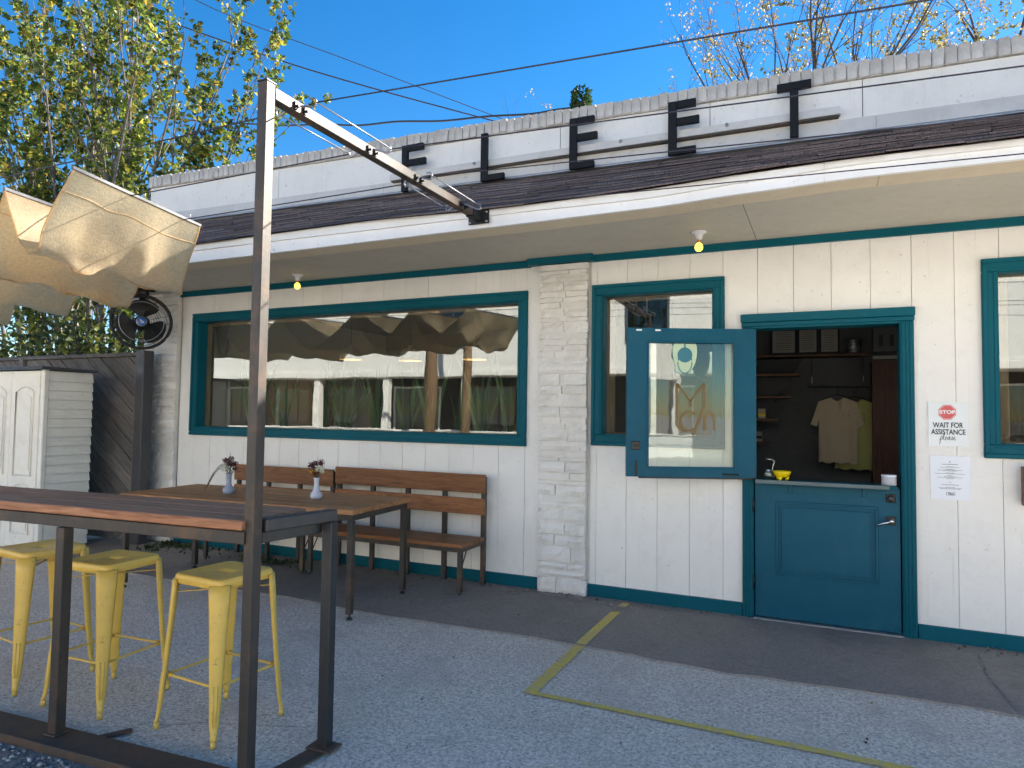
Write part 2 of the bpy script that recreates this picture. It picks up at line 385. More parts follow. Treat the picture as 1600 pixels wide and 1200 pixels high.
# ------------------------------------------------------------------ ground
def sheet(name, x0, x1, y0, y1, z, mat, nx=1, ny=1):
    vs = [(x0+(x1-x0)*i/nx, y0+(y1-y0)*j/ny, z) for j in range(ny+1) for i in range(nx+1)]
    fs = [(j*(nx+1)+i, j*(nx+1)+i+1, (j+1)*(nx+1)+i+1, (j+1)*(nx+1)+i) for j in range(ny) for i in range(nx)]
    return structure(mb().add(vs, fs).build(name, mat))
sheet('ground', -900, 900, -900, 900, -.03, 'street_concrete')
sheet('street', -200, 200, -15.5, -8.2, -.02, 'worn_street')
sheet('pavement', -11, 9, -8, 6, -.004, 'apron_concrete')
kb = mb().box(-200, 200, -8.2, -8.02, -.03, .004, .01); structure(kb.build('kerb', 'street_concrete'))
# gravel strip outside the steel base beam
sheet('gravel_strip', -9, -1.86, -6.2, -3.33, 0.0, 'gravel_bed')
# older, darker slab against the building, with a ragged broken edge
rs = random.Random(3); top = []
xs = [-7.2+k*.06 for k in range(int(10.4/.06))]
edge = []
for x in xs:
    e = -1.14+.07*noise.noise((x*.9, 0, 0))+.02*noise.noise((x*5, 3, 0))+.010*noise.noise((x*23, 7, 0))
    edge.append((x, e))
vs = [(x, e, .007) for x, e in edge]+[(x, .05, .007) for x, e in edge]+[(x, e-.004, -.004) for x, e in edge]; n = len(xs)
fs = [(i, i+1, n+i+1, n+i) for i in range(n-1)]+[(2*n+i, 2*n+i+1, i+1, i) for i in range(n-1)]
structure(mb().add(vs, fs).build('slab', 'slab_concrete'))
# cracks in slab (thin sunk lines seen as dark strips)
def crack(pts, w, z):
    P = catmull(pts, 8); m = mb(); vs = []; L = len(P)
    for i, p in enumerate(P):
        ww = w*(.5+.9*abs(noise.noise(p*9)))*(1 if 0 < i < L-1 else .2); j = .012*noise.noise(p*14+Vector((5, 1, 2)))
        q = P[min(i+1, L-1)]-P[max(i-1, 0)]; q.z = 0; q.normalize(); nrm = Vector((-q.y, q.x, 0))
        vs += [p+nrm*(j-ww)+Vector((0, 0, z)), p+nrm*(j+ww)+Vector((0, 0, z))]
    m.add(vs, [(2*i, 2*i+1, 2*i+3, 2*i+2) for i in range(L-1)]); return m
structure(crack([(.86, -.02, 0), (.85, -.25, 0), (.83, -.6, 0), (.86, -1.1, 0)], .008, .0105).build('crack', 'mortar'))
structure(crack([(-2.5, -.35, 0), (-2.1, -.12, 0), (-1.75, -.22, 0), (-1.3, -.09, 0), (-.8, -.10, 0)], .006, .0105).build('crack', 'mortar'))
structure(crack([(-3.4, -.9, 0), (-2.9, -.7, 0), (-2.3, -.62, 0), (-2.0, -.35, 0)], .004, .0105).build('crack', 'mortar'))
structure(crack([(-2.75, -3.0, 0), (-2.5, -2.85, 0), (-2.3, -2.78, 0), (-2.1, -2.7, 0)], .003, .001).build('crack', 'mortar'))
for P in ([(-2.3, -.16, 0), (-2.05, -.20, 0), (-1.9, -.12, 0), (-1.7, -.19, 0), (-1.55, -.11, 0)], [(-1.95, -.30, 0), (-1.9, -.18, 0), (-1.85, -.10, 0)], [(-1.72, -.34, 0), (-1.66, -.2, 0), (-1.62, -.06, 0)], [(-1.66, -.2, 0), (-1.45, -.24, 0), (-1.2, -.15, 0), (-.9, -.16, 0)], [(-2.6, -.5, 0), (-2.35, -.38, 0), (-2.2, -.2, 0)], [(-1.5, -.08, 0), (-1.4, -.2, 0), (-1.36, -.3, 0)], [(.02, -.03, 0), (.06, -.2, 0), (.07, -.42, 0)]):
    structure(crack(P, .0045, .0105).build('crack', 'mortar'))
rb_ = random.Random(17)
for k in range(16):
    x, y = rb_.uniform(-2.35, -1.2), rb_.uniform(-.19, -.10); a_ = [rb_.uniform(.015, .05) for _ in range(7)]
    vs = [(x+a_[i]*math.cos(i*.897), y+.6*a_[i]*math.sin(i*.897), .0075) for i in range(7)]; vs += [(p[0], p[1], .0075+rb_.uniform(.004, .012)) for p in vs]
    structure(mb().add(vs, [tuple(range(7, 14))]+[(i, (i+1) % 7, 7+(i+1) % 7, 7+i) for i in range(7)]).build('concrete_chip', 'slab_concrete'))
# yellow queue line: L shape, worn
ly = mb()
ly.add([(-1.40, -1.925, .002), (-1.335, -1.885, .002), (-1.33, -1.0, .002), (-1.395, -1.0, .002)], [(0, 1, 2, 3)])
es = [-1.14+.07*noise.noise((x*.9, 0, 0))+.02*noise.noise((x*5, 3, 0))+.010*noise.noise((x*23, 7, 0)) for x in (-1.395, -1.33)]
ly.add([(-1.40, -1.925, .002), (.6, -1.945, .002), (.6, -1.89, .002), (-1.335, -1.885, .002)], [(0, 1, 2, 3)])
ly.add([(-1.395, es[0]+.004, .0105), (-1.33, es[1]+.004, .0105), (-1.325, -.34, .0105), (-1.39, -.37, .0105)], [(0, 1, 2, 3)])
ly.add([(-1.385, -.20, .011), (-1.325, -.20, .011), (-1.32, -.10, .011), (-1.378, -.11, .011)], [(0, 1, 2, 3)])
structure(ly.build('painted_line', 'line_paint'))

# ------------------------------------------------------------------ the cafe building
B = thing('cafe_building', 'low white cafe building with teal trim, dark shingled eave and brick capped parapet', 'building', (0, 0, 0))
XL, XR = -6.86, 2.6
openings = [(-6.06, -2.305, 1.245, 2.375), (-1.575, -.73, 1.27, 2.375), (1.02, 2.2, 1.27, 2.375), (-.45, .48, -.01, 2.075)]
# backing wall with openings (0.16 thick), cut into strips
def wall_strips(m, x0, x1, z0, z1, y0, y1, ops):
    xs_ = sorted({x0, x1, *[min(max(a, x0), x1) for o in ops for a in o[:2]]})
    for a, b in zip(xs_, xs_[1:]):
        c = (a+b)/2; zz = [z0]
        for o in sorted([o for o in ops if o[0] < c < o[1]], key=lambda o: o[2]): zz += [max(o[2], z0), min(o[3], z1)]
        zz.append(z1)
        for q in range(0, len(zz), 2):
            if zz[q+1]-zz[q] > 1e-4: m.box(a, b, y0, y1, zz[q], zz[q+1])
    return m
wl = wall_strips(mb(), XL, XR, 0, 3.3, .016, .15, openings)
wl.box(XL, XL+.15, .15, 8, 0, 3.85); wl.box(XR-.15, XR, .15, 8, 0, 3.7); wl.box(XL, XR, 8, 8.15, 0, 3.7)
wall = wl.build('wall', 'siding_paint', B)
mb().box(XL+.15, XR-.15, .15, 8, 3.2, 3.3).build('flat_roof', 'mortar', B)
# vertical siding boards
def boards(z0, z1, x0, x1, start, pitch=.2412):
    k0 = math.floor((x0-start)/pitch); x = start+k0*pitch
    while x < x1:
        a, b = max(x+.0013, x0), min(x+pitch-.0013, x1); x += pitch
        if b-a < .01: continue
        cuts = sorted({a, b, *[q for o in openings for q in o[:2] if a < q < b]})
        m = mb(); parts = {}
        for p, q in zip(cuts, cuts[1:]):
            c = (p+q)/2; zz = [z0]
            for o in [o for o in openings if o[0] < c < o[1]]: zz += [o[2], o[3]]
            zz.append(z1)
            for j in range(0, len(zz), 2):
                if zz[j+1]-zz[j] > .02: parts.setdefault('lo' if j == 0 and len(zz) > 2 else 'hi', []).append((p, q, zz[j], zz[j+1]))
        full = len(cuts) > 2
        groups = [sum(parts.values(), [])] if full else list(parts.values())
        y = rnd.uniform(-.0015, .0015)
        for g in groups:
            m = mb()
            for p, q, c, d in g: m.box(p, q, y, .0155, c, d, .0015 if len(g) == 1 else 0)
            m.build('siding_board', 'siding_paint', wall)
boards(.05, 2.70, -6.33, -2.09, -4.443+.03)
boards(.05, 2.70, -1.675, 2.3, -.417-5*.2412)
# painted stone pillars
def stone_mesh(x0, x1, z0, z1, yf, depth):
    nx = max(2, int((x1-x0)/.035)); nz = max(1, int((z1-z0)/.03)); m = mb(); vs = []; sd_ = rnd.uniform(0, 99)
    g = .0045
    for j in range(nz+1):
        for i in range(nx+1):
            u, v = i/nx, j/nz; ed = (i in (0, nx)) or (j in (0, nz))
            x = x0+g+(x1-x0-2*g)*u; z = z0+g+(z1-z0-2*g)*v
            if 0 < i < nx: x += rnd.uniform(-.006, .006)
            z += .004*noise.noise((x*7, z*3, sd_)); 
            y = yf+(.010 if ed else 0)-.016*noise.noise((x*9, z*16, sd_))-rnd.uniform(0, .005)
            vs.append((x, y, z))
    fs = [(j*(nx+1)+i, j*(nx+1)+i+1, (j+1)*(nx+1)+i+1, (j+1)*(nx+1)+i) for j in range(nz) for i in range(nx)]
    # rim back to the core
    ring = [i for i in range(nx+1)]+[j*(nx+1)+nx for j in range(1, nz+1)]+[nz*(nx+1)+i for i in range(nx-1, -1, -1)]+[j*(nx+1) for j in range(nz-1, 0, -1)]
    b = len(vs)
    for k in ring: vs.append((vs[k][0], yf+depth, vs[k][2]))
    L = len(ring); fs += [(ring[k], b+k, b+(k+1) % L, ring[(k+1) % L]) for k in range(L)]
    return m.add(vs, fs)
def pillar(x0, x1, yf, z1):
    core = mb().box(x0+.016, x1-.016, yf+.02, .01, 0, z1).build('pillar', 'stone_paint', B)
    z = .0
    while z < z1-.01:
        h = rnd.choice([.035, .04, .045, .05, .06, .075, .09]) if z > .6 else rnd.choice([.06, .09, .11, .13])
        if z1-(z+h) < .03: h = z1-z
        off = rnd.uniform(-.006, .004); a = x0+rnd.uniform(-.004, .006); b = x1+rnd.uniform(-.006, .004)
        cuts = [a, b] if rnd.random() < .35 else [a, a+(b-a)*rnd.uniform(.3, .7), b]
        for p, q in zip(cuts, cuts[1:]):
            stone_mesh(p, q, z, z+h, yf+off+rnd.uniform(-.004, .004), .05).build('stone', 'stone_paint', core)
        z += h
pillar(-2.095, -1.685, -.07, 2.645)
pillar(-6.85, -6.335, -.065, 2.70)
# baseboards, frieze trim
def strip(name, x0, x1, y0, y1, z0, z1, mat, bev=.004, parent=B): return mb().box(x0, x1, y0, y1, z0, z1, bev).build(name, mat, parent)
strip('baseboard', -6.33, -2.10, -.022, .01, .0, .098, 'teal_trim'); strip('baseboard', -1.68, -.525, -.022, .01, .0, .098, 'teal_trim'); strip('baseboard', .56, 2.4, -.022, .01, .0, .098, 'teal_trim')
strip('frieze_trim', -6.36, -2.2, -.03, .01, 2.648, 2.704, 'teal_trim'); strip('frieze_trim', -1.67, 2.4, -.03, .01, 2.650, 2.706, 'teal_trim')
strip('frieze_trim', -2.2, -1.64, -.105, -.028, 2.648, 2.703, 'teal_trim')
# soffit panels with seams, fascia boards
FY = -1.25
def interp(P):
    def f(x):
        if x <= P[0][0]: return P[0][1]
        for (a, b), (c, d) in zip(P, P[1:]):
            if x <= c: u = (x-a)/(c-a); u = u*u*(3-2*u); return b+(d-b)*u
        return P[-1][1]
    return f
fz_b = interp([(-4.5, 2.638), (-1.9, 2.644), (-.95, 2.649), (-.3, 2.671), (.15, 2.683), (1., 2.676)])      # old eave: it sags
fz_l = interp([(-4.5, 2.728), (-1.9, 2.716), (-.95, 2.704), (-.3, 2.730), (.15, 2.748), (1., 2.738)])
fz_t = interp([(-4.5, 2.776), (-3., 2.782), (-1.8, 2.752), (-1.0, 2.752), (-.35, 2.770), (.1, 2.777), (1., 2.768)])
def longboard(name, a, b, y0, y1, zb, zt, mat, parent=B):
    n_ = max(2, int((b-a)/.15)); vs = []
    for k in range(n_+1):
        x = a+(b-a)*k/n_; vs += [(x, y0, zb(x)), (x, y1, zb(x)), (x, y1, zt(x)), (x, y0, zt(x))]
    fs = [(4*k+e, 4*k+(e+1) % 4, 4*k+4+(e+1) % 4, 4*k+4+e) for k in range(n_) for e in range(4)]+[(0, 1, 2, 3), tuple(4*n_+e for e in (3, 2, 1, 0))]
    return mb().add(vs, fs).build(name, mat, parent)
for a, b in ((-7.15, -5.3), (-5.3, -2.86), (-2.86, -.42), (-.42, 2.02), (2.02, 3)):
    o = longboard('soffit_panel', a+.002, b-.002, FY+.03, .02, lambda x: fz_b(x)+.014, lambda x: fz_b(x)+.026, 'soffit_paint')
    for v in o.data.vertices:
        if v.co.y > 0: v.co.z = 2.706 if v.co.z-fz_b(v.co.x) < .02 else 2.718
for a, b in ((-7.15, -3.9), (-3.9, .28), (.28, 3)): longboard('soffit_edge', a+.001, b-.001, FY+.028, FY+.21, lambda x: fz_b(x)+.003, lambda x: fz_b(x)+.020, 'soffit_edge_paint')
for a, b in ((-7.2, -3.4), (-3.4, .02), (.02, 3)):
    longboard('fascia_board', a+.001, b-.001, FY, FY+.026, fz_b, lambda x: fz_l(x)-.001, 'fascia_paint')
    longboard('fascia_board', a+.0012, b-.0012, FY-.018, FY+.024, fz_l, fz_t, 'fascia_paint')
strip('fascia_board', -7.2, -7.175, FY+.03, .1, 2.640, 2.77, 'fascia_paint')
# shingled eave roof
ROOF_Z1 = 3.41
def roofz(x): return ROOF_Z1+(-.016*(x+1.6))
def r0z(x): return fz_t(x)+.006
roof = longboard('roof', -7.2, 3, FY-.012, .03, r0z, lambda x: r0z(x)+.002, 'shingle_base'); me_ = roof.data
for v in me_.vertices:
    if v.co.y > 0: v.co.z = roofz(v.co.x)
rows = 10
for j in range(rows):
    x = -7.22-rnd.uniform(0, .3)
    while x < 2.1:
        wd = rnd.choice([.30, .34, .38, .46])
        x0, x1 = max(x, -7.22)+.002, x+wd-.002
        if x1 > -7.1:
            t0, t1 = j/rows-.02, min((j+1)/rows+.03, 1.)
            lift = .008+rnd.uniform(0, .005); th = .009+rnd.uniform(0, .003); sg, sg2 = rnd.uniform(-.010, .008), rnd.uniform(-.010, .008)
            if j == 0: t0 -= .012
            def rp(xx, tt, h): return (xx, FY-.02+(.03-FY+.02)*tt, r0z(xx)+(roofz(xx)-r0z(xx))*tt+h)
            a1, a2 = rnd.uniform(-.003, .003), rnd.uniform(-.003, .003)
            P = [rp(x0, t0+sg, lift+a1), rp(x1, t0+sg2, lift+a2), rp(x1, t1, .001), rp(x0, t1, .001), rp(x0, t0+sg, lift+th+a1), rp(x1, t0+sg2, lift+th+a2), rp(x1, t1, .004), rp(x0, t1, .004)]
            mb().hexa(P).build('shingle', 'shingle', roof)
        x += wd
# parapet
def ptop(x): return 3.79-.022*(x+.8)
pp = mb()
PXL, PXR = -6.9, 2.7
pp.hexa([(PXL, .0, 3.25), (PXR, .0, 3.25), (PXR, .2, 3.25), (PXL, .2, 3.25), (PXL, .0, ptop(PXL)), (PXR, .0, ptop(PXR)), (PXR, .2, ptop(PXR)), (PXL, .2, ptop(PXL))])
par = pp.build('parapet', 'mortar', B)
xx = PXL
for wd in (1.9, 1.55, 1.5, 1.2, 1.02, 1.22, 1.3):
    a, b = xx+.003, xx+wd-.003; xx += wd
    mb().hexa([(a, -.014, 3.30), (b, -.014, 3.30), (b, -.001, 3.30), (a, -.001, 3.30), (a, -.014, ptop(a)-.004), (b, -.014, ptop(b)-.004), (b, -.001, ptop(b)-.004), (a, -.001, ptop(a)-.004)]).build('wall_panel', 'plaster_panel', par)
xx = PXL
for wd in (1.3, 1.9, 1.7, 1.15, 1.2, 1.2, 1.4):   # lower flashing band
    a, b = xx+.002, xx+wd-.002; xx += wd
    mb().hexa([(a, -.030, 3.28), (b, -.030, 3.28), (b, -.016, 3.28), (a, -.016, 3.28), (a, -.024, roofz(a)+.115), (b, -.024, roofz(b)+.115), (b, -.016, roofz(b)+.115), (a, -.016, roofz(a)+.115)]).build('flashing', 'flashing_metal', par)
mb().hexa([(PXL, -.055, roofz(PXL)-.008), (PXR, -.055, roofz(PXR)-.008), (PXR, -.031, roofz(PXR)-.02), (PXL, -.031, roofz(PXL)-.02), (PXL, -.055, roofz(PXL)), (PXR, -.055, roofz(PXR)), (PXR, -.031, roofz(PXR)+.018), (PXL, -.031, roofz(PXL)+.018)]).build('flashing', 'galvanised', par)
mb().hexa([(-3.60, -.075, 3.553), (.13, -.075, 3.522), (.13, -.015, 3.522), (-3.60, -.015, 3.553), (-3.60, -.075, 3.608), (.13, -.075, 3.577), (.13, -.015, 3.577), (-3.60, -.015, 3.608)]).build('ledge', 'flashing_metal', par)
mb().hexa([(-3.59, -.068, 3.541), (.12, -.068, 3.510), (.12, -.016, 3.510), (-3.59, -.016, 3.541), (-3.59, -.068, 3.5525), (.12, -.068, 3.5215), (.12, -.016, 3.5215), (-3.59, -.016, 3.5525)]).build('ledge_shadow_strip', 'dark_steel', par)  # dark strip added beneath the ledge to stand for its shadow
for x in (-2.72, -1.42, -.62):
    mb().lathe([(.0, .014), (.012, .013), (.012, 0)], (x, -.075, 3.575-.0083*(x+1.6)), 8, (0, -1, 0)).build('bolt', 'galvanised', par)
bk = []
for v in range(5):
    m = mb(); m.box(-.033, .033, -.045, .21, 0, .118, .007)
    for p in m.v: p += Vector((rnd.uniform(-.003, .003), rnd.uniform(-.004, .004), rnd.uniform(-.004, .004)))
    me = m.mesh('brick'); me.materials.append(M['cap_brick']); bk.append(me)
x = PXL+.03; k = 0
while x < 2.3:
    o = link('brick', bk[rnd.randrange(5)], None, par); o.location = (x, rnd.uniform(-.006, .006), ptop(x)+rnd.uniform(-.005, .005)); o.rotation_euler = (rnd.uniform(-.02, .02), .022+rnd.uniform(-.012, .012), rnd.uniform(-.02, .02)); x += .0722
mb().hexa([(PXL, -.03, ptop(PXL)), (PXR, -.03, ptop(PXR)), (PXR, .2, ptop(PXR)), (PXL, .2, ptop(PXL)), (PXL, -.03, ptop(PXL)+.104), (PXR, -.03, ptop(PXR)+.104), (PXR, .2, ptop(PXR)+.104), (PXL, .2, ptop(PXL)+.104)]).build('mortar_bed', 'cap_mortar', par)
# ---- windows
def window(x0, x1, z0, z1, cw=.085, rec=.085, wood_stop=True):
    # x0..z1 outer edge of casing
    i0, i1, j0, j1 = x0+cw, x1-cw, z0+cw, z1-cw
    jm = mb()   # jamb lining
    jm.box(i0-.012, i0+.006, -.006, .15, j0-.012, j1+.012); jm.box(i1-.006, i1+.012, -.006, .15, j0-.012, j1+.012)
    jm.box(i0+.0065, i1-.0065, -.006, .15, j1-.006, j1+.0118); jm.box(i0+.0065, i1-.0065, -.006, .15, j0-.0118, j0+.006)
    W = jm.build('window', 'teal_trim', B)
    for (a, b, c, d) in ((x0, x1, j1, z1), (x0, x1, z0, j0), (x0, i0, j0+.001, j1-.001), (i1, x1, j0+.001, j1-.001)):
        m = mb(); m.box(a, b, -.026, .0, c, d, .004)
        hz = (b-a) > (d-c)      # stepped profile: thinner inner bead, thicker outer band
        if hz:
            up_ = c > (z0+z1)/2; e0, e1 = (d-.030, d-.002) if up_ else (c+.002, c+.030)
            m.box(a+.002, b-.002, -.038, -.0265, e0, e1, .004)
            e0, e1 = (c+.012, c+.024) if up_ else (d-.024, d-.012); m.box(a+cw-.03, b-cw+.03, -.031, -.0262, e0, e1, .002)
        else:
            lf = a < (x0+x1)/2; e0, e1 = (a+.002, a+.030) if lf else (b-.030, b-.002)
            m.box(e0, e1, -.038, -.0265, c-.05, d+.05, .004)
            e0, e1 = (b-.024, b-.012) if lf else (a+.012, a+.024); m.box(e0, e1, -.031, -.0262, c, d, .002)
        m.build('casing', 'teal_trim', W)
    s0 = .035   # wooden glazing stop inside
    for (a, b, c, d) in ((i0+.007, i1-.007, j1-.007-s0, j1-.007), (i0+.007, i1-.007, j0+.007, j0+.007+.012), (i0+.007, i0+.007+s0*1.9, j0+.020, j1-.043), (i1-.007-.012, i1-.007, j0+.020, j1-.043)):
        mb().box(a, b, rec+.008, rec+.04, c, d, .002).build('glazing_bar', 'window_wood' if wood_stop else 'teal_trim', W)
    mb().box(i0+.0075, i1-.0075, rec, rec+.005, j0+.0075, j1-.0075).build('pane', 'window_glass', W)
    return W
window(-6.145, -2.225, 1.158, 2.455); window(-1.663, -.645, 1.185, 2.460); window(.932, 2.29, 1.185, 2.452)
# ---- door frame and two leaves
df = mb(); df.box(-.475, -.446, -.02, .15, 0, 2.075); df.box(.474, .503, -.02, .15, 0, 2.075); df.box(-.4459, .4739, -.02, .15, 2.062, 2.09)
DF = df.build('door_frame', 'teal_trim', B)
for a, b in ((-.522, -.45), (.478, .556)):
    m = mb(); m.box(a, b, -.03, .0, 0, 2.075, .003)
    for q in range(3): m.box(a+.008+q*.022, a+.02+q*.022, -.037, -.0302, .01, 2.07, .003)
    m.build('casing', 'teal_trim', DF)
strip('head_casing', -.525, .56, -.034, .0, 2.076, 2.105, 'teal_trim', .003, DF); strip('head_casing', -.53, .563, -.05, .0, 2.106, 2.165, 'teal_trim', .004, DF)
mb().box(-.45, .478, -.05, .15, -.002, .016, .004).build('threshold', 'galvanised', DF)
LF = mb().box(-.440, .468, .0, .044, .018, .962, .003).build('door_leaf', 'teal_door', B)
LF['label'] = 'closed lower half of the teal door with shelf, panel and lever handle'
def ring(m, x0, x1, z0, z1, wd, y0, y1, bev=.003):
    m.box(x0, x1, y0, y1, z1-wd, z1, bev); m.box(x0, x1, y0, y1, z0, z0+wd, bev); m.box(x0, x0+wd, y0, y1, z0+wd, z1-wd, bev); m.box(x1-wd, x1, y0, y1, z0+wd, z1-wd, bev); return m
ring(mb(), -.30, .338, .318, .835, .018, -.012, -.0005).build('panel_moulding', 'teal_door', LF)
mb().box(-.262, .300, -.010, -.0005, .356, .797, .004).build('door_panel', 'teal_door', LF)
m = mb(); ring(m, -.262, .300, .356, .797, .012, -.014, -.0105, .002).build('panel_moulding', 'teal_door', LF)
m = mb(); m.box(-.43, .445, -.10, .07, .966, .984, .003); m.build('shelf', 'teal_trim', LF); 
mb().box(-.43, .40, -.108, -.1005, .960, .988, .003).build('shelf_edge', 'shelf_metal', LF)
for x in (-.205, .255):
    mb().box(x-.012, x+.012, -.075, -.001, .945, .9655, .003).box(x-.011, x+.011, -.02, -.0012, .89, .9445, .003).build('bracket', 'teal_door', LF)
for z in (.80, .26): mb().tube([(-.447, -.026, z-.05), (-.447, -.026, z+.05)], .008, 8).build('hinge', 'door_bronze', LF)
DB = mb().box(.385, .441, -.012, -.0005, .868, .924, .004).build('deadbolt', 'door_bronze', LF)
mb().lathe([(.022, 0), (.022, .012), (.016, .018), (0, .018)], (.413, -.012, .896), 14, (0, -1, 0)).build('lock_cylinder', 'dark_steel_blue', DB)
HL = mb().box(.385, .441, -.012, -.0005, .722, .778, .004).build('lever_handle', 'door_bronze', LF)
mb().lathe([(.016, 0), (.016, .03), (.012, .05), (0, .05)], (.413, -.012, .752), 12, (0, -1, 0)).tube([(.413, -.052, .752), (.37, -.056, .738), (.322, -.05, .716)], [.009, .008, .007], 8).build('lever', 'chrome', HL)
# upper leaf, swung open against the wall
UL = bpy.data.objects.new('door_leaf', None)
ha = math.atan2(.38, .84)
UL = None
def leafmat_(p):   # local x from hinge (0) to free edge (.92); y = outwards normal (towards camera)
    pass
hx, hy = -.432, -.045
dx, dy = -math.cos(ha), -math.sin(ha)        # along leaf
nx_, ny_ = math.sin(ha), -math.cos(ha)         # normal towards camera
LM = Matrix(((dx, -nx_, 0, hx), (dy, -ny_, 0, hy), (0, 0, 1, 0), (0, 0, 0, 1)))
# box local coords: x along leaf, y depth (negative = towards camera), z
m = mb()
z0, z1, L = .992, 2.052, .92
for (a, b, c, d) in ((0, L, z1-.095, z1), (0, L, z0, z0+.062), (0, .150, z0+.0621, z1-.0951), (L-.145, L, z0+.0621, z1-.0951)):
    m.box(a, b, -.022, .022, c, d, 0, LM)
UL = m.build('door_leaf', 'teal_door', B); UL['label'] = 'open upper half of the teal door with glass pane'
m = mb(); ga, gb, gc, gd = .150, L-.145, z0+.062, z1-.095
for (a, b, c, d) in ((ga, gb, gd-.012, gd), (ga, gb, gc, gc+.012), (ga, ga+.012, gc+.012, gd-.012), (gb-.012, gb, gc+.012, gd-.012)): m.box(a, b, -.030, -.0225, c, d, .002, LM)
m.build('glazing_bead', 'teal_door', UL)
PN = mb().box(ga+.001, gb-.001, -.003, .003, gc+.001, gd-.001, 0, LM).build('pane', 'clear_glass', UL)
W_, H_ = gb-ga, gd-gc
def G(u, v): return (gb-u*W_, gc+(1-v)*H_)      # u from the left in the picture, v from the top
def ribbon(P, wd):
    P = [Vector((a, 0, b)) for a, b in P]; out = mb(); n = len(P); vs = []
    for i, p in enumerate(P):
        q = P[min(i+1, n-1)]-P[max(i-1, 0)]; q.normalize(); nn = Vector((-q.z, 0, q.x))*wd/2; vs += [p+nn, p-nn]
    fs = [(2*i, 2*i+1, 2*i+3, 2*i+2) for i in range(n-1)]
    out.add([LM @ (v+Vector((0, -.0045, 0))) for v in vs], fs); return out
m = mb()
def merge(m, o): m.add(o.v, o.f); return m
for P in ([G(.345, .66), G(.345, .33)], [G(.655, .52), G(.655, .33)], [G(.345, .335), G(.5, .47), G(.655, .335)], [G(.5, .46), G(.5, .515)]): merge(m, ribbon(P, .020))
arc = [G(.485+.10*math.cos(a), .63+.075*math.sin(a)) for a in [R(-50-k*26) for k in range(11)]]
merge(m, ribbon(arc, .018))
arc = [G(.72+.055*math.cos(a), .62+.062*math.sin(a)) for a in [R(180+k*20) for k in range(10)]]
merge(m, ribbon([G(.665, .70)]+arc+[G(.775, .70)], .018))
merge(m, ribbon([G(.345, .66), G(.38, .69), G(.44, .71)], .018)); merge(m, ribbon([G(.655, .52), G(.53, .74)], .020))
m.build('lettering_decal', 'decal_gold', PN)
def disc(cu, cv, ru, rv, off, n=24, f=None):
    P = [G(cu+ru*math.cos(2*math.pi*k/n), cv+rv*math.sin(2*math.pi*k/n)) for k in range(n)]
    return mb().add([LM @ Vector((a, off, b)) for a, b in P], [tuple(range(n))])
d = disc(.435, .075, .14, .175, -.0040); d.v = [v for v in d.v]; 
for v in d.v: v.z = min(v.z, gd-.014)
DC = d.build('sticker', 'decal_pale', PN)
disc(.435, .105, .085, .060, -.0052).build('sticker_print', 'decal_teal', PN)
m = mb()
for k in range(7): merge(m, ribbon([G(.36+k*.025, .125), G(.362+k*.025, .15)], .008))
merge(m, ribbon([G(.435, .045), G(.435, .01)], .012)); m.build('sticker_print', 'decal_teal', PN)
P = [G(.435+.082*math.cos(a), .16+.09*math.sin(a)) for a in [R(k*18) for k in range(11)]]; ribbon(P, .007).build('sticker_print', 'decal_teal', PN)
mb().box(L-.095, L-.035, -.032, -.0225, z0+.190, z0+.250, .004, LM).box(L-.08, L-.05, -.040, -.0325, z0+.214, z0+.226, .003, LM).build('lock_plate', 'door_bronze', UL)
mb().box(L-.075, L-.062, -.034, -.0225, z0+.005, z0+.115, .004, LM).build('bolt', 'door_bronze', UL)
m = mb(); m.tube([LM @ Vector(p) for p in ((.13, -.023, z0+.024), (.135, -.04, z0+.024), (.18, -.043, z0+.022), (.23, -.04, z0+.024), (.235, -.023, z0+.024))], .006, 8); m.build('pull_handle', 'door_bronze', UL)
for a in (.835, .70): mb().box(a-.02, a+.02, -.026, -.0225, z1-.022, z1-.010, .001, LM).build('sticker', 'sign_white', UL)
mb().box(0, L-.09, -.012, .03, z0-.012, z0-.0005, .002, LM).build('drip_strip', 'door_bronze', UL)
for z in (1.15, 1.9): mb().tube([(-.436, -.03, z-.05), (-.436, -.03, z+.05)], .008, 8).build('hinge', 'door_bronze', UL)

# ---- interior shell
def inner(name, x0, x1, y0, y1, z0, z1, mat): return mb().box(x0, x1, y0, y1, z0, z1).build(name, mat, B)
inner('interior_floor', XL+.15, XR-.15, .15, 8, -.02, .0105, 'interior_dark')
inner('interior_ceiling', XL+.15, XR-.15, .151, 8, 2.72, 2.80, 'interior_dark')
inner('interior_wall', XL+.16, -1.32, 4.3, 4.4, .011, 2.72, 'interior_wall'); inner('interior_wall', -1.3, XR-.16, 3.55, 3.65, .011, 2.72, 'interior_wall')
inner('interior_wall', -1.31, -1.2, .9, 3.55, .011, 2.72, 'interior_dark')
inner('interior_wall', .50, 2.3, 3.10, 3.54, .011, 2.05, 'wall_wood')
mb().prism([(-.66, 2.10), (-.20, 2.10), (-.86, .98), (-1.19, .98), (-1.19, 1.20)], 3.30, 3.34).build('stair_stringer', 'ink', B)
inner('counter', -6.2, -2.2, .35, .75, .011, 1.0, 'interior_dark')

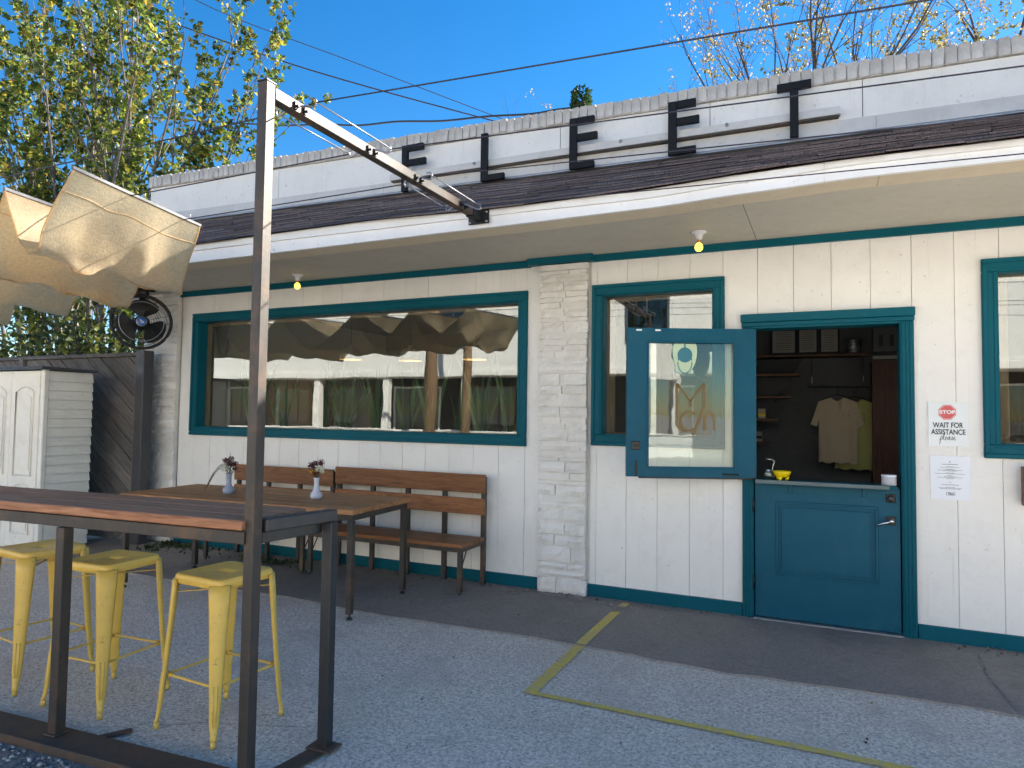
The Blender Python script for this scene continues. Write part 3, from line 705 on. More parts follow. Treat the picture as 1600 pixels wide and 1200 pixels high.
# ------------------------------------------------------------------ letters on the parapet
def letter(ch, label, x0, x1, z0, z1, sw=.062):
    T = thing('metal_letter', label, 'letter', ((x0+x1)/2, -.10, z0), 'letters of the rooftop sign')
    y0, y1 = -.125, -.092; m = mb(); e = .0004; xm = (x0+x1)/2; hb = .058
    def piece(n_, a, b, c, d): mb().box(a, b, y0, y1, c, d, .003).build(n_, 'black_letter', T)
    if ch == 'T':
        piece('stroke', xm-sw/2, xm+sw/2, z0, z1-hb-e); piece('stroke', x0, x1, z1-hb, z1)
    else:
        piece('stroke', x0, x0+sw, z0, z1)
        if ch in 'FE': piece('stroke', x0+sw+e, x1, z1-hb, z1); zc = z0+(z1-z0)*.61; piece('stroke', x0+sw+e, x1+.025, zc-hb*.5, zc+hb*.5)
        if ch in 'LE': piece('stroke', x0+sw+e, x1, z0, z0+hb*.9)
    mb().box(xm-.02 if ch == 'T' else x0+.006, xm+.02 if ch == 'T' else x0+.05, y1+.0005, -.0765, 3.555, 3.575).build('bracket', 'black_letter', T)
letter('F', 'black metal letter F beside the steel beam, first on the parapet', -3.44, -3.215, 3.415, 3.835)
letter('L', 'black metal letter L on the parapet', -2.635, -2.415, 3.40, 3.815)
letter('E', 'black metal letter E next to the letter L on the parapet', -1.833, -1.626, 3.39, 3.805)
letter('E', 'black metal letter E next to the letter T on the parapet', -1.042, -.838, 3.385, 3.795)
letter('T', 'black metal letter T, last on the parapet above the door', -.274, -.05, 3.388, 3.783, .056)
def onX(x, y, X): d = pix(x, y); return CAM + d*((X-CAM.x)/d.x)
# ------------------------------------------------------------------ steel frame: post, beam, brackets
PX, PY = -1.997, -3.178
SF = thing('pergola', 'dark rusty steel post with a beam running to the white fascia', 'steel frame', (PX, PY, 0))
mb().box(PX-.024, PX+.024, PY-.024, PY+.024, .0, 2.722, .003).build('post', 'dark_steel', SF)
mb().box(PX-.026, PX+.026, PY-.026, PY+.026, 2.7225, 2.728, .001).build('post_cap', 'dark_steel_blue', SF)
BA, BZ = Vector((PX, PY+.0245, 2.688)), Vector((-2.035, FY-.019, 2.712))
bd = (BZ-BA)
BM = mb().bar(BA, BA+bd*.925, .048, .050, .003).build('beam', 'dark_steel', SF)
mb().bar(BA+bd*.9255, BZ, .060, .062, .004).build('beam_sleeve', 'black_bracket', SF)
PL = mb().box(-2.112, -1.962, FY-.030, FY-.0185, 2.664, 2.75, .002).build('bracket_plate', 'black_bracket', SF)
for x in (-2.098, -1.977):
    for z in (2.676, 2.738): mb().lathe([(0, .009), (.008, .008), (.009, 0)], (x, FY-.030, z), 8, (0, -1, 0)).build('bolt', 'galvanised', PL)
hooksR = [onX(494, 160, -1.88), onX(610, 233, -1.88), onX(675, 275, -1.88), onX(751, 323, -1.89)]
hooksL = [onX(432, 178, -2.11), onX(546, 241, -2.11), onX(632, 288, -2.11), onX(697, 326, -2.11)]
for a, b in zip(hooksR, hooksL):
    yb = (a.y+b.y)/2; tt = (yb-BA.y)/(bd.y); cx = BA.x+bd.x*tt; cz = BA.z+bd.z*tt
    HK = mb().tube(catmull([a+Vector((-.035, 0, .022)), a+Vector((-.008, 0, .018)), a+Vector((0, 0, 0)), a+Vector((-.012, .0, -.016)), (cx+.03, yb, cz+.004), (cx-.03, yb, cz+.004), b+Vector((.014, 0, -.014)), b, b+Vector((.004, 0, .016)), b+Vector((.03, 0, .02))], 4), .0045, 6).build('hook_rod', 'galvanised', SF)
    for s_ in (-.028, .028):
        mb().box(cx+.0245, cx+.034, yb+s_-.008, yb+s_+.008, cz-.022, cz+.012, .002).tube([(cx+.03, yb+s_, cz-.008), (cx+.048, yb+s_, cz-.008)], .006, 6).build('clamp', 'black_bracket', HK)
for p, q in ((0, 1), (2, 3)):
    for hk in (hooksR, hooksL): mb().tube([hk[p]+Vector((0, 0, .003)), hk[q]+Vector((0, 0, .003))], .0035, 6).build('spreader_rod', 'galvanised', SF)
def cable(label, pts, r_, mat='cable_steel', group=None, cat='cable', name='cable', sag=0., n=14):
    P = []
    for a, b in zip(pts, pts[1:]):
        for k in range(n):
            t_ = k/n; q = Vector(a).lerp(Vector(b), t_); q.z -= sag*4*t_*(1-t_); P.append(q)
    P.append(Vector(pts[-1])); o = mb().tube(P, r_, 6).build(name, mat); return tag(o, label, cat, group)
for h, (px_, py_), lab in zip(hooksR, ((1600, -25), (1600, 103), (1600, 180), (1600, 240)), ('crossing the blue sky above the parapet', 'crossing the black letter tops', 'crossing the black letter feet', 'running along the white fascia')):
    e = onY(px_, py_, h.y); d = (e-h); cable('thin dark cable from the beam hook, '+lab, [h, h+d*1.6], .003, sag=.0)
# ------------------------------------------------------------------ shade canopy with sagging cloth
ZR = 2.70
rods = [(onZ(115, 262, ZR), onZ(312, 352, ZR)), (onZ(8, 295, ZR), onZ(8, 295, ZR)+Vector((-.28, 1.16, 0))),
        (Vector((-5.05, -2.80, ZR)), Vector((-5.42, -1.62, ZR))), (Vector((-6.08, -2.76, ZR)), Vector((-6.56, -1.50, ZR))), (Vector((-7.1, -2.72, ZR)), Vector((-7.6, -1.42, ZR))), (Vector((-8.1, -2.7, ZR)), Vector((-8.6, -1.4, ZR)))]
def canopy(label, rods, depth, cat='canopy', seed=0., far_flare=.12, loc=None):
    SC = thing('shade_canopy', label, cat, tuple(rods[0][0]))
    for i, (a, b) in enumerate(rods):
        d = (b-a).normalized(); RD = mb().box(-.008, .008, 0, (b-a).length+.02, -.010, .009, .002, Matrix.Translation(a-d*.01) @ d.to_track_quat('Y', 'Z').to_matrix().to_4x4()).build('rod', 'rod_metal', SC)
        for tt in (.06, .5, .9):
            p = a.lerp(b, tt); mb().tube([p+Vector((0, 0, .012)), p+Vector((0, 0, .05))], .003, 5).build('hanger', 'galvanised', RD)
    for i, ((a, b), (c, e)) in enumerate(zip(rods, rods[1:])):
        NS, NT_ = 44, 40; vs = []
        dp = depth[i]
        for j in range(NT_+1):
            v = j/NT_
            P, Q = a.lerp(b, v), c.lerp(e, v)
            for k in range(NS+1):
                s = k/NS; bow = 1-abs(2*s-1)**2.1
                sx = s+.085*math.sin(2*math.pi*s)
                p = P.lerp(Q, sx)
                fold = 1.5*noise.noise((s*2.3+seed+i*7, v*3.6, i*3.1))+.2*noise.noise((s*5.3+seed+i*7, v*6, i*3.1)); fine = noise.noise((s*7+seed, v*9, i*5.7+seed))
                p.z += -.012-dp*bow*(1+.10*fold)+.016*fine*bow
                p.x += bow*(.05*fold+.022*noise.noise((s*5, v*7.5, 9+i))+.008*noise.noise((s*9, v*19, 9+i)))+.03*bow*math.sin(v*5+i)
                rp_ = math.sin(v*15+2.2*noise.noise((v*2.1, i*3.7, seed))+i*1.7+s*1.5); p.x += .026*bow*rp_*(1 if s < .5 else -.6); p.z += .014*bow*rp_
                along = (b-a).normalized()
                p += along*(far_flare*bow*(v-.25)*1.1+.03*noise.noise((s*3, v*2, 4+i))*bow)
                vs.append(p)
        fs = [(j*(NS+1)+k, j*(NS+1)+k+1, (j+1)*(NS+1)+k+1, (j+1)*(NS+1)+k) for j in range(NT_) for k in range(NS)]
        CP = mb().add(vs, fs, True).build('cloth_panel', 'shade_cloth', SC)
        for j0 in (0, NT_): mb().tube([vs[j0*(NS+1)+k] for k in range(NS+1)], .005, 5).build('hem', 'shade_cloth', CP)
        mb().tube([vs[j*(NS+1)+3]+Vector((.001, 0, 0)) for j in range(NT_+1)], .003, 5).build('seam', 'shade_cloth', CP)
    return SC
canopy('tan woven shade cloth gathered in sagging folds on rods beside the round fan', rods, [.42, .44, .46, .48, .48], seed=1.3)
for h, (px_, py_), lab in zip(hooksL, ((330, 212), (278, 320), (430, 322), (310, 395)), ('nearest the steel post top', 'crossing the parapet panels', 'crossing the shingles edge', 'crossing the fascia below the shingles')):
    cable('thin cable from the beam to the tan shade cloth, '+lab, [h, (-8.9, h.y+.02, 2.735)], .0035, sag=.02)

# ------------------------------------------------------------------ bar table
BR = thing('bar_table', 'long bar height table with reddish wood top on dark steel legs, stools behind it', 'table', (PX+.02, PY-.045, 0), rz=R(4.2))
def lb(x0, x1, y0, y1, z0, z1, name, mat, bev=.003, parent=None): return mb().box(x0, x1, y0, y1, z0, z1, bev).build(name, mat, parent or BR, True)
for k in range(3): lb(-4.2, -.035, .0+k*.133, .129+k*.133, .962+rnd.uniform(-.001, .001), 1.0+rnd.uniform(-.001, .001), 'plank', 'bar_wood', .005)
lb(-4.2, -.032, .012, .06, .908, .958, 'rail', 'dark_steel'); lb(-4.2, -.06, .34, .388, .908, .958, 'rail', 'dark_steel')
lb(-1.035, -.987, .0, .048, .036, .907, 'leg', 'dark_steel'); lb(-3.6, -3.552, .0, .048, .036, .907, 'leg', 'dark_steel')
lb(-1.045, -.977, -.012, .06, .030, .038, 'base_plate', 'rust_steel'); lb(.065, .113, .37, .418, .015, .951, 'leg', 'dark_steel_blue')
lb(.025, .150, .345, .435, .008, .0148, 'base_plate', 'rust_steel')
mb().bar((.003, .075, .977), (.089, .418, .977), .05, .05, .004).build('end_rail', 'dark_steel_blue', BR, True)
mb().bar((-.03, .09, .925), (.035, .39, .925), .045, .045, .004).build('end_rail', 'dark_steel_blue', BR, True)
mb().bar((.01, -.02, .004), (.088, .40, .004), .085, .006, .001).build('ground_plate', 'rust_steel', BR, True)
lb(-4.6, .06, -.055, .085, .0, .029, 'base_beam', 'rust_steel', .004); lb(-4.6, .06, -.072, -.0555, -.004, .034, 'base_beam', 'rust_steel', .003)
mb().bar((-.86, .085, .008), (-.78, .20, .008), .035, .01, .002).build('base_beam', 'rust_steel', BR, True)
# ------------------------------------------------------------------ yellow stools
def rsq(h, r_, n=6):
    P = []
    for cx, cy, a0 in ((h-r_, h-r_, 0), (-h+r_, h-r_, 90), (-h+r_, -h+r_, 180), (h-r_, -h+r_, 270)):
        for k in range(n): a = R(a0+90*k/(n-1)); P.append((cx+r_*math.cos(a), cy+r_*math.sin(a)))
    return P
def stool():
    T = thing('bar_stool', 'x', 'stool')
    n = 24; HS = .685; slot = []
    for k in range(n):
        a = 2*math.pi*(k+.5)/n+R(0); x = .032*(1 if math.cos(a) > 0 else -1)*(1 if abs(math.cos(a)) > .3 else abs(math.cos(a))/.3)+.011*math.cos(a); slot.append((x, .013*math.sin(a)))
    loops = [(rsq(.150, .035), HS-.045), (rsq(.157, .036), HS-.040), (rsq(.157, .036), HS-.010), (rsq(.152, .036), HS-.002), (rsq(.145, .034), HS), (rsq(.128, .03), HS-.004), (rsq(.06, .03), HS-.006), (slot, HS-.007), (slot, HS-.02)]
    # start angles agree: rsq starts at angle 0 in first quadrant
    vs = [(x, y, z) for P, z in loops for x, y in P]
    fs = [(i*n+k, i*n+(k+1) % n, (i+1)*n+(k+1) % n, (i+1)*n+k) for i in range(len(loops)-1) for k in range(n)]
    mb().add(vs, fs, True).build('seat', 'yellow_metal', T, True)
    mb().box(-.13, .13, -.13, .13, HS-.043, HS-.036).build('seat_underside', 'black_rubber', T, True)
    for sx in (-1, 1):
        for sy in (-1, 1):
            m = mb(); rings = []; prof = [(.66, .140, .046, .020), (.60, .143, .044, .021), (.45, .152, .036, .018), (.25, .165, .028, .015), (.10, .176, .021, .012), (.045, .183, .014, .011), (.028, .187, .013, .011)]
            dg = Vector((sx, sy, 0)).normalized(); sd_ = Vector((-sy, sx, 0)).normalized()
            for z, c, hw, dp in prof:
                c0 = Vector((sx*c, sy*c, z)); ring_ = []
                for k in range(7):
                    a = R(-90+30*k); ring_.append(c0+sd_*hw*math.sin(a)+dg*(dp*math.cos(a)))
                ring_ += [c0+sd_*hw*.8-dg*.006, c0-sd_*hw*.8-dg*.006]; rings.append(ring_)
            q = 9; vs = [p for r_ in rings for p in r_]
            fs = [(i*q+k, i*q+(k+1) % q, (i+1)*q+(k+1) % q, (i+1)*q+k) for i in range(len(rings)-1) for k in range(q)]+[tuple(range(q)), tuple((len(rings)-1)*q+k for k in reversed(range(q)))]
            LG = m.add(vs, fs, True).build('leg', 'yellow_metal', T, True)
            for o in (-.008, .008): mb().tube([Vector((sx*.1658, sy*.1658, .25))+dg*.0125+sd_*o, Vector((sx*.171, sy*.171, .17))+dg*.0115+sd_*o*.9, Vector((sx*.1775, sy*.1775, .085))+dg*.0105+sd_*o*.6], .0035, 6).build('pressed_rib', 'yellow_metal', LG, True)
            mb().tube([(sx*.187, sy*.187, .0), (sx*.1865, sy*.1865, .03)], [.012, .0115], 10).build('foot', 'yellow_metal', LG, True)
    for k in range(4):
        a = R(45+90*k); b = R(135+90*k); rr = .160*math.sqrt(2); z = .235
        p, q = Vector((rr*math.cos(a), rr*math.sin(a), z)), Vector((rr*math.cos(b), rr*math.sin(b), z))
        d = (q-p).normalized(); mb().tube([p+d*.012, p+d*.04, q-d*.04, q-d*.012], [.011, .006, .006, .011], 8).build('foot_rail', 'yellow_metal', T, True)
    for s_ in (-1, 1):
        mb().bar((-.14, -.14*s_, .60), (.14, .14*s_, .60+.006*s_), .012, .004).build('cross_brace', 'yellow_metal', T, True)
    return T
st = stool(); st.location = (-2.51, -2.835, 0); st.rotation_euler.z = R(-3); tag(st, 'yellow metal stool beside the steel post, standing apart from the others', 'stool', 'yellow metal bar stools')
for x, y, a, l in ((-3.215, -2.89, 4, 'yellow metal stool between two other stools behind the bar table'), (-3.80, -2.88, -5, 'yellow metal stool farthest from the steel post, behind a bar table leg')):
    o = copy_tree(st); o.location = (x, y, 0); o.rotation_euler.z = R(a); tag(o, l, 'stool', 'yellow metal bar stools')

# ------------------------------------------------------------------ dining table
DT = thing('dining_table', 'wooden plank dining table on dark steel legs holding two flower vases', 'table', (-4.04, -1.055, 0), rz=R(3.6))
for k in range(6): mb().box(-1.10+rnd.uniform(-.004, .004), 1.10+rnd.uniform(-.004, .004), -.395+k*.132, -.395+k*.132+.128, .715, .75+rnd.uniform(-.0015, .0015), .004).build('plank', 'table_wood', DT, True)
for (a, b, c, d) in ((-1.085, 1.085, -.375, -.335), (-1.085, 1.085, .335, .375), (-1.085, -1.045, -.334, .334), (1.045, 1.085, -.334, .334)): mb().box(a, b, c, d, .672, .713, .003).build('frame_rail', 'dark_steel', DT, True)
for x in (-1.065, 1.065):
    for y in (-.355, .355): 
        g = mb().box(x-.021, x+.021, y-.021, y+.021, .035, .671, .003).build('leg', 'dark_steel', DT, True)
        mb().lathe([(.006, .0351), (.006, .018), (.018, .012), (.02, 0), (0, 0)], (x, y, .0075 if y > 0 else .0), 10).build('levelling_foot', 'black_rubber', g, True)
# ------------------------------------------------------------------ benches
def bench(label, x0, x1, ztop, zlow=True, y0=-.50, y1=-.085):
    T = thing('bench', label, 'bench', ((x0+x1)/2, (y0+y1)/2, .0), 'slatted wooden benches along the wall')
    for k in range(4):
        w_ = (y1-.03-y0)/4; mb().box(x0, x1, y0+k*w_, y0+(k+1)*w_-.006, .372, .402+rnd.uniform(-.001, .001), .003).build('seat_slat', 'bench_wood', T)
    mb().box(x0-.002, x1+.002, y1-.045, y1-.02, ztop-.155, ztop, .004).build('back_slat', 'bench_wood', T)
    mb().box(x0-.001, x1+.001, y1-.045, y1-.02, ztop-.335, ztop-.20, .004).build('back_slat', 'bench_wood', T)
    m = mb().box(x0+.01, x1-.01, y0+.01, y0+.045, .336, .371, .003); m.build('seat_rail', 'dark_steel', T)
    for x in (x0+.03, x1-.03): mb().box(x-.018, x+.018, y0+.0455, y1-.02, .337, .3705, .002).build('seat_rail', 'dark_steel', T)
    n = max(3, int(round((x1-x0)/.42))+1)
    for k in range(n):
        x = x0+.025+(x1-x0-.05)*k/(n-1); mb().box(x-.02, x+.02, y1-.0195, y1+.015, .0075, ztop-.02, .003).build('upright', 'dark_steel', T)
    for x in (x0+.03, x1-.03):
        mb().box(x-.02, x+.02, y0+.012, y0+.043, .03, .3355, .003).tube([(x, y0+.027, .0075), (x, y0+.027, .031)], .012, 8).build('leg', 'dark_steel', T)
        mb().tube([(x, y0+.045, .20), (x, y0+.13, .336)], .005, 6).build('brace', 'dark_steel', T)
    return T
bench('longer slatted wooden bench against the white wall beside the stone pillar', -4.095, -2.545, .915)
bench('shorter slatted wooden bench with its back behind the flower vases', -5.36, -4.125, .885)
# ------------------------------------------------------------------ vases with flowers
def petals(m, c, r_, n, seed):
    q = random.Random(seed)
    for k in range(n):
        d = Vector((q.gauss(0, 1), q.gauss(0, 1), q.gauss(.3, .8))).normalized(); u = d.cross(Vector((q.random(), q.random(), q.random()))).normalized(); w_ = d.cross(u)
        p = Vector(c)+d*r_*q.uniform(.35, .95); s = r_*q.uniform(.28, .45)
        m.add([p-u*s*.5, p+w_*s*.6+d*s*.2, p+u*s*.5, p-w_*s*.6+d*s*.25], [(0, 1, 2, 3)])
    return m
def vase(loc, label, vm, blooms, fern, h=.165, seed=1):
    T = thing('flower_vase', label, 'vase', loc, 'flower vases on the table')
    z = h/.165; prof = [(0, .001), (.034, 0), (.044, .012), (.047, .030), (.042, .048), (.027, .064), (.020, .085), (.019, .12), (.021, .15), (.025, .163), (.021, .165), (.018, .15), (.0, .06)]
    mb().lathe([(a, b*z) for a, b in prof], (0, 0, 0), 20).build('vase', vm, T, True)
    for i, (x, y, zz, r_, mat) in enumerate(blooms):
        F = petals(mb(), (x, y, zz), r_, 60, seed*10+i).build('bloom', mat, T, True)
        mb().tube([(0, 0, h-.02), (x*.6, y*.6, (h+zz)/2), (x, y, zz)], .0025, 5).build('stem', 'stem_green', F, True)
    m = mb(); q = random.Random(seed)
    for i in range(26): a = q.uniform(0, 6.28); p = Vector((.02*math.cos(a), .02*math.sin(a), h+q.uniform(-.005, .06))); petals(m, p, .022, 2, seed*50+i)
    if fern:
        for f in range(4):
            P = [Vector((-.01-.036*k, -.01*f, h+.045+.03*f*.4+.012*k-.0062*k*k-.004*f*k)) for k in range(7)]
            P = catmull(P, 3); m.tube(P, .0015, 4)
            for p in P[3:]:
                for s_ in (-1, 1): e = p+Vector((-.012, s_*.012, s_*.012-.01)); m.add([p, p+Vector((.004, 0, .006)), e, p+Vector((-.005, 0, -.005))], [(0, 1, 2, 3)])
    m.build('foliage', 'stem_green', T, True)
    m = mb().tube([(.01, 0, h), (.005, 0, h+.17)], [.002, .0012], 5).build('sprig', 'stem_green', T, True)
v1 = onZ(357, 772, .751); v2 = onZ(494, 780, .751)
vase((v1.x, v1.y, .7515), 'bluish grey vase with dark red and white flowers and a drooping fern', 'grey_ceramic', [(-.035, -.01, .205, .045, 'flower_white'), (.02, -.01, .245, .042, 'flower_red'), (-.045, 0, .262, .032, 'flower_red'), (.055, 0, .238, .034, 'flower_red'), (.0, .01, .275, .034, 'flower_red'), (.045, .02, .20, .028, 'flower_red'), (.028, .0, .27, .018, 'flower_white')], True, seed=3)
vase((v2.x, v2.y, .7515), 'pale vase with dark red, white and orange flowers', 'white_ceramic', [(.035, -.01, .232, .040, 'flower_white'), (-.055, 0, .248, .036, 'flower_red'), (-.012, -.01, .262, .038, 'flower_red'), (.030, .01, .272, .036, 'flower_red'), (-.045, -.01, .208, .024, 'flower_orange'), (.0, -.01, .195, .030, 'flower_red'), (.05, .0, .215, .024, 'flower_white')], False, seed=5)

# ------------------------------------------------------------------ fan
FP = Vector((-6.395, -.44, 2.325)); fr_ = .285
fdir = (CAM-FP); fdir.z = 0; fdir.normalize(); fs_ = Vector((-fdir.y, fdir.x, 0))
FN = thing('ceiling_fan', 'round black caged fan with a blue badge hanging from the eave', 'fan', tuple(FP))
def fpt(a, r_, d=0.): return FP+fs_*(r_*math.cos(a))+Vector((0, 0, r_*math.sin(a)))+fdir*d
def fring(m, r_, d, th, seg=48, s2=6): 
    P = [fpt(2*math.pi*k/seg, r_, d) for k in range(seg+1)]; return m.tube(P, th, s2, False)
m = mb(); fring(m, fr_-.012, .0, .017, 48, 10); m.build('rim', 'black_rubber', FN)
m = mb().lathe([(fr_-.01, -.13), (fr_-.006, -.02)], FP, 48, fdir); m.build('housing', 'fan_black', FN) if False else None
m = mb()
for k in range(19): fring(m, .065+k*.0108, .045-.0003*k*k*.35, .0016, 40, 4)
for k in range(6): a = 2*math.pi*k/6+.3; m.tube([fpt(a, .05, .046), fpt(a, .17, .035), fpt(a, .27, .004)], .0028, 5)
m.build('guard', 'fan_black', FN)
m = mb()
for k in range(9): fring(m, .07+k*.024, -.10+.0006*k*k, .002, 36, 4)
for k in range(6): a = 2*math.pi*k/6; m.tube([fpt(a, .04, -.10), fpt(a, .17, -.09), fpt(a, .27, -.01)], .0035, 5)
m.build('rear_guard', 'fan_black', FN)
for k in range(3):
    a0 = R(90+120*k-6); vs = []; 
    for j in range(6):
        r_ = .05+.195*j/5; wd = R(24)+R(22)*math.sin(j/5*2.6)
        for i in range(7): u = i/6-.5; vs.append(fpt(a0+u*2*wd, r_*(1 if j < 5 else 1-.12*abs(u)), -.03-.05*u))
    mb().add(vs, [(j*7+i, j*7+i+1, (j+1)*7+i+1, (j+1)*7+i) for j in range(5) for i in range(6)], True).build('blade', 'fan_black', FN)
BG = mb().lathe([(0, .062), (.046, .060), (.052, .054), (.054, .044)], FP, 24, fdir).build('hub', 'galvanised', FN)
mb().lathe([(0, .0665), (.036, .0655), (.044, .061)], FP, 24, fdir).build('badge', 'fan_badge', BG)
m = mb(); P = [fpt(math.pi*.5+.0, 0, 0)]; 
for off in (-.006, .006): P = [FP+fs_*x+Vector((0, 0, z+off))+fdir*.069 for x, z in ((-.020, .006), (-.008, .010), (.0, .0), (.010, -.008), (.022, -.002))]; m.tube(catmull(P, 4), .0028, 5)
m.build('badge_mark', 'sign_white', BG)
mb().lathe([(.075, -.16), (.08, -.09), (.06, -.05), (0, -.045)], FP, 20, fdir).lathe([(0, -.165), (.06, -.164), (.075, -.16)], FP, 20, fdir).build('motor', 'fan_black', FN)
m = mb(); fring(m, .205, .050, .0045, 44, 6); m.build('misting_ring', 'galvanised', FN)
pc = FP-fdir*.10
mb().tube([pc, pc+Vector((0, 0, .30))], .032, 12).build('pole', 'fan_black', FN); mb().lathe([(.055, -.03), (.065, .0), (.065, .055)], pc+Vector((0, 0, .30)), 16).build('mount', 'fan_black', FN)
mb().box(pc.x-.1, pc.x+.1, pc.y-.075, pc.y+.075, 2.655, 2.676, .003).build('mount_plate', 'fan_black', FN)
m = mb().tube(catmull([fpt(R(125), .205, .052), fpt(R(125), .25, .05), fpt(R(118), .31, .02), pc+fs_*-.12+Vector((0, 0, .30)), pc+fs_*-.22+Vector((0, 0, .345))], 6), .005, 6); m.build('hose', 'black_rubber', FN)

# ------------------------------------------------------------------ fence with diagonal boards
def clip(poly, x0, x1, z0, z1):
    for ax, lim, sg in ((0, x0, 1), (0, x1, -1), (1, z0, 1), (1, z1, -1)):
        out = []
        for i, p in enumerate(poly):
            q = poly[i-1]; a, b = sg*(q[ax]-lim), sg*(p[ax]-lim)
            if (a < 0) != (b < 0): t_ = a/(a-b); out.append((q[0]+(p[0]-q[0])*t_, q[1]+(p[1]-q[1])*t_))
            if b >= 0: out.append(p)
        poly = out
        if len(poly) < 3: return None
    return poly
FZ = thing('wooden_fence', 'weathered dark fence of diagonal boards ending at the stone corner', 'fence', (-8.6, -.28, 0))
for fx0, fx1 in ((-8.62, -6.64), (-10.7, -8.72)):
    sl = math.tan(R(36)); pitch = .172; k = 0
    z = 2.0+0.; c = -1.0
    while c < 4.2:
        # board: between lines z = c - sl*(x-fx0) and +pitch
        a, b = c, c+pitch-.011; P = [(fx0-1, a+sl), (fx1+1, a-sl*(fx1+1-fx0)), (fx1+1, b-sl*(fx1+1-fx0)), (fx0-1, b+sl)]
        zl = .36
        P = clip(P, fx0, fx1, zl, 1.985)
        if P: yy = -.265+rnd.uniform(-.004, .004); mb().prism(P, yy, yy+.022).build('board', 'fence_wood', FZ)
        c += pitch
    c = -3
    while c < 2.5:
        a, b = c, c+.2-.006; P = [(fx0-1, a-sl), (fx1+1, a+sl*(fx1+1-fx0)), (fx1+1, b+sl*(fx1+1-fx0)), (fx0-1, b-sl)]
        P = clip(P, fx0, fx1, .02, .352)
        if P: yy = -.255+rnd.uniform(-.004, .004); mb().prism(P, yy, yy+.022).build('board', 'fence_wood', FZ)
        c += .2
    mb().box(fx0-.06, fx1+.03, -.30, -.20, 1.99, 2.03, .004).build('cap_rail', 'fence_wood', FZ)
    mb().box(fx1-.045, fx1+.01, -.285, -.267, .02, 1.985, .003).build('trim', 'fence_wood', FZ)
mb().box(-6.628, -6.50, -.32, -.20, 0, 2.045, .006).build('post', 'grey_plastic', FZ); mb().box(-8.71, -8.63, -.31, -.20, 0, 2.02, .006).build('post', 'fence_wood', FZ)
# ------------------------------------------------------------------ plastic storage cabinet
CB = thing('storage_cabinet', 'cream plastic storage cabinet with panelled doors in front of the fence', 'cabinet', (-7.4, -.8, 0))
sx0, sx1, sy0, sy1, sz = -7.96, -6.945, -1.06, -.56, 1.80
mb().box(sx0+.02, sx1-.02, sy0+.02, sy1, .02, sz-.01).build('body', 'white_plastic', CB)
nb_ = 19
for k in range(nb_):
    z0_ = .03+k*(sz-.05)/nb_; h_ = (sz-.05)/nb_
    mb().hexa([(sx1-.018, sy0+.055, z0_), (sx1+.008, sy0+.055, z0_), (sx1+.008, sy1, z0_), (sx1-.012, sy1, z0_), (sx1-.012, sy0+.055, z0_+h_-.003), (sx1-.010, sy0+.055, z0_+h_-.003), (sx1-.010, sy1, z0_+h_-.003), (sx1-.012, sy1, z0_+h_-.003)]).build('siding_strip', 'white_plastic', CB)
mb().box(sx1-.05, sx1+.010, sy0+.005, sy0+.052, .02, sz, .006).build('corner_post', 'white_plastic', CB); mb().box(sx0, sx0+.05, sy0+.005, sy0+.052, .02, sz, .006).build('corner_post', 'white_plastic', CB)
for a, b in ((sx0+.052, -7.46), (-7.455, sx1-.055)):
    D_ = mb().box(a, b, sy0, sy0+.03, .05, sz-.01, .006).build('door', 'white_plastic', CB)
    cx = (a+b)/2; hw = (b-a)/2-.085
    for zb, zt in ((.18, .62), (.75, 1.58)):
        P = [(cx-hw, zb), (cx-hw, zt)]+[(cx-hw+2*hw*k/8, zt+.05*math.sin(math.pi*k/8)) for k in range(1, 8)]+[(cx+hw, zt), (cx+hw, zb), (cx-hw, zb)]
        mb().tube([Vector((x, sy0-.001, z)) for x, z in P], .011, 6).build('moulding', 'white_plastic', D_)
        mb().prism([(cx+(x-cx)*.78, (zb+zt)/2+(z-(zb+zt)/2)*.86) for x, z in P[:-1]], sy0-.008, sy0-.0005).build('door_panel', 'white_plastic', D_)
mb().hexa([(sx0-.05, sy0-.05, sz+.0), (sx1+.05, sy0-.05, sz), (sx1+.05, sy1+.04, sz), (sx0-.05, sy1+.04, sz), (sx0-.04, sy0-.04, sz+.03), (sx1+.04, sy0-.04, sz+.03), (sx1+.03, sy1+.03, sz+.02), (sx0-.04, sy1+.03, sz+.02)]).build('lid', 'grey_plastic', CB)

# ------------------------------------------------------------------ bulbs under the eave
def soffz(y): return 2.706+.041*y-.001
for (px_, py_), l in (((1092, 362), 'bare lit bulb in a white ceramic holder under the eave beside the door'), ((465, 430), 'bare lit bulb in a white ceramic holder under the eave above the large window')):
    p = onZ(px_, py_, 2.688); p.z = soffz(p.y)
    T = thing('ceiling_light', l, 'light', tuple(p), 'bare bulbs under the eave')
    mb().lathe([(.055, 0), (.056, -.008), (.03, -.018), (.024, -.035), (.022, -.055), (0, -.055)], p, 20).build('holder', 'white_ceramic', T)
    mb().lathe([(.013, -.056), (.0135, -.075), (.0, -.076)], p, 14).build('socket', 'brass', T)
    mb().lathe([(.012, -.076), (.020, -.083), (.0265, -.095), (.028, -.107), (.025, -.121), (.015, -.132), (0, -.135)], p, 18).build('bulb', 'bulb_glow', T)

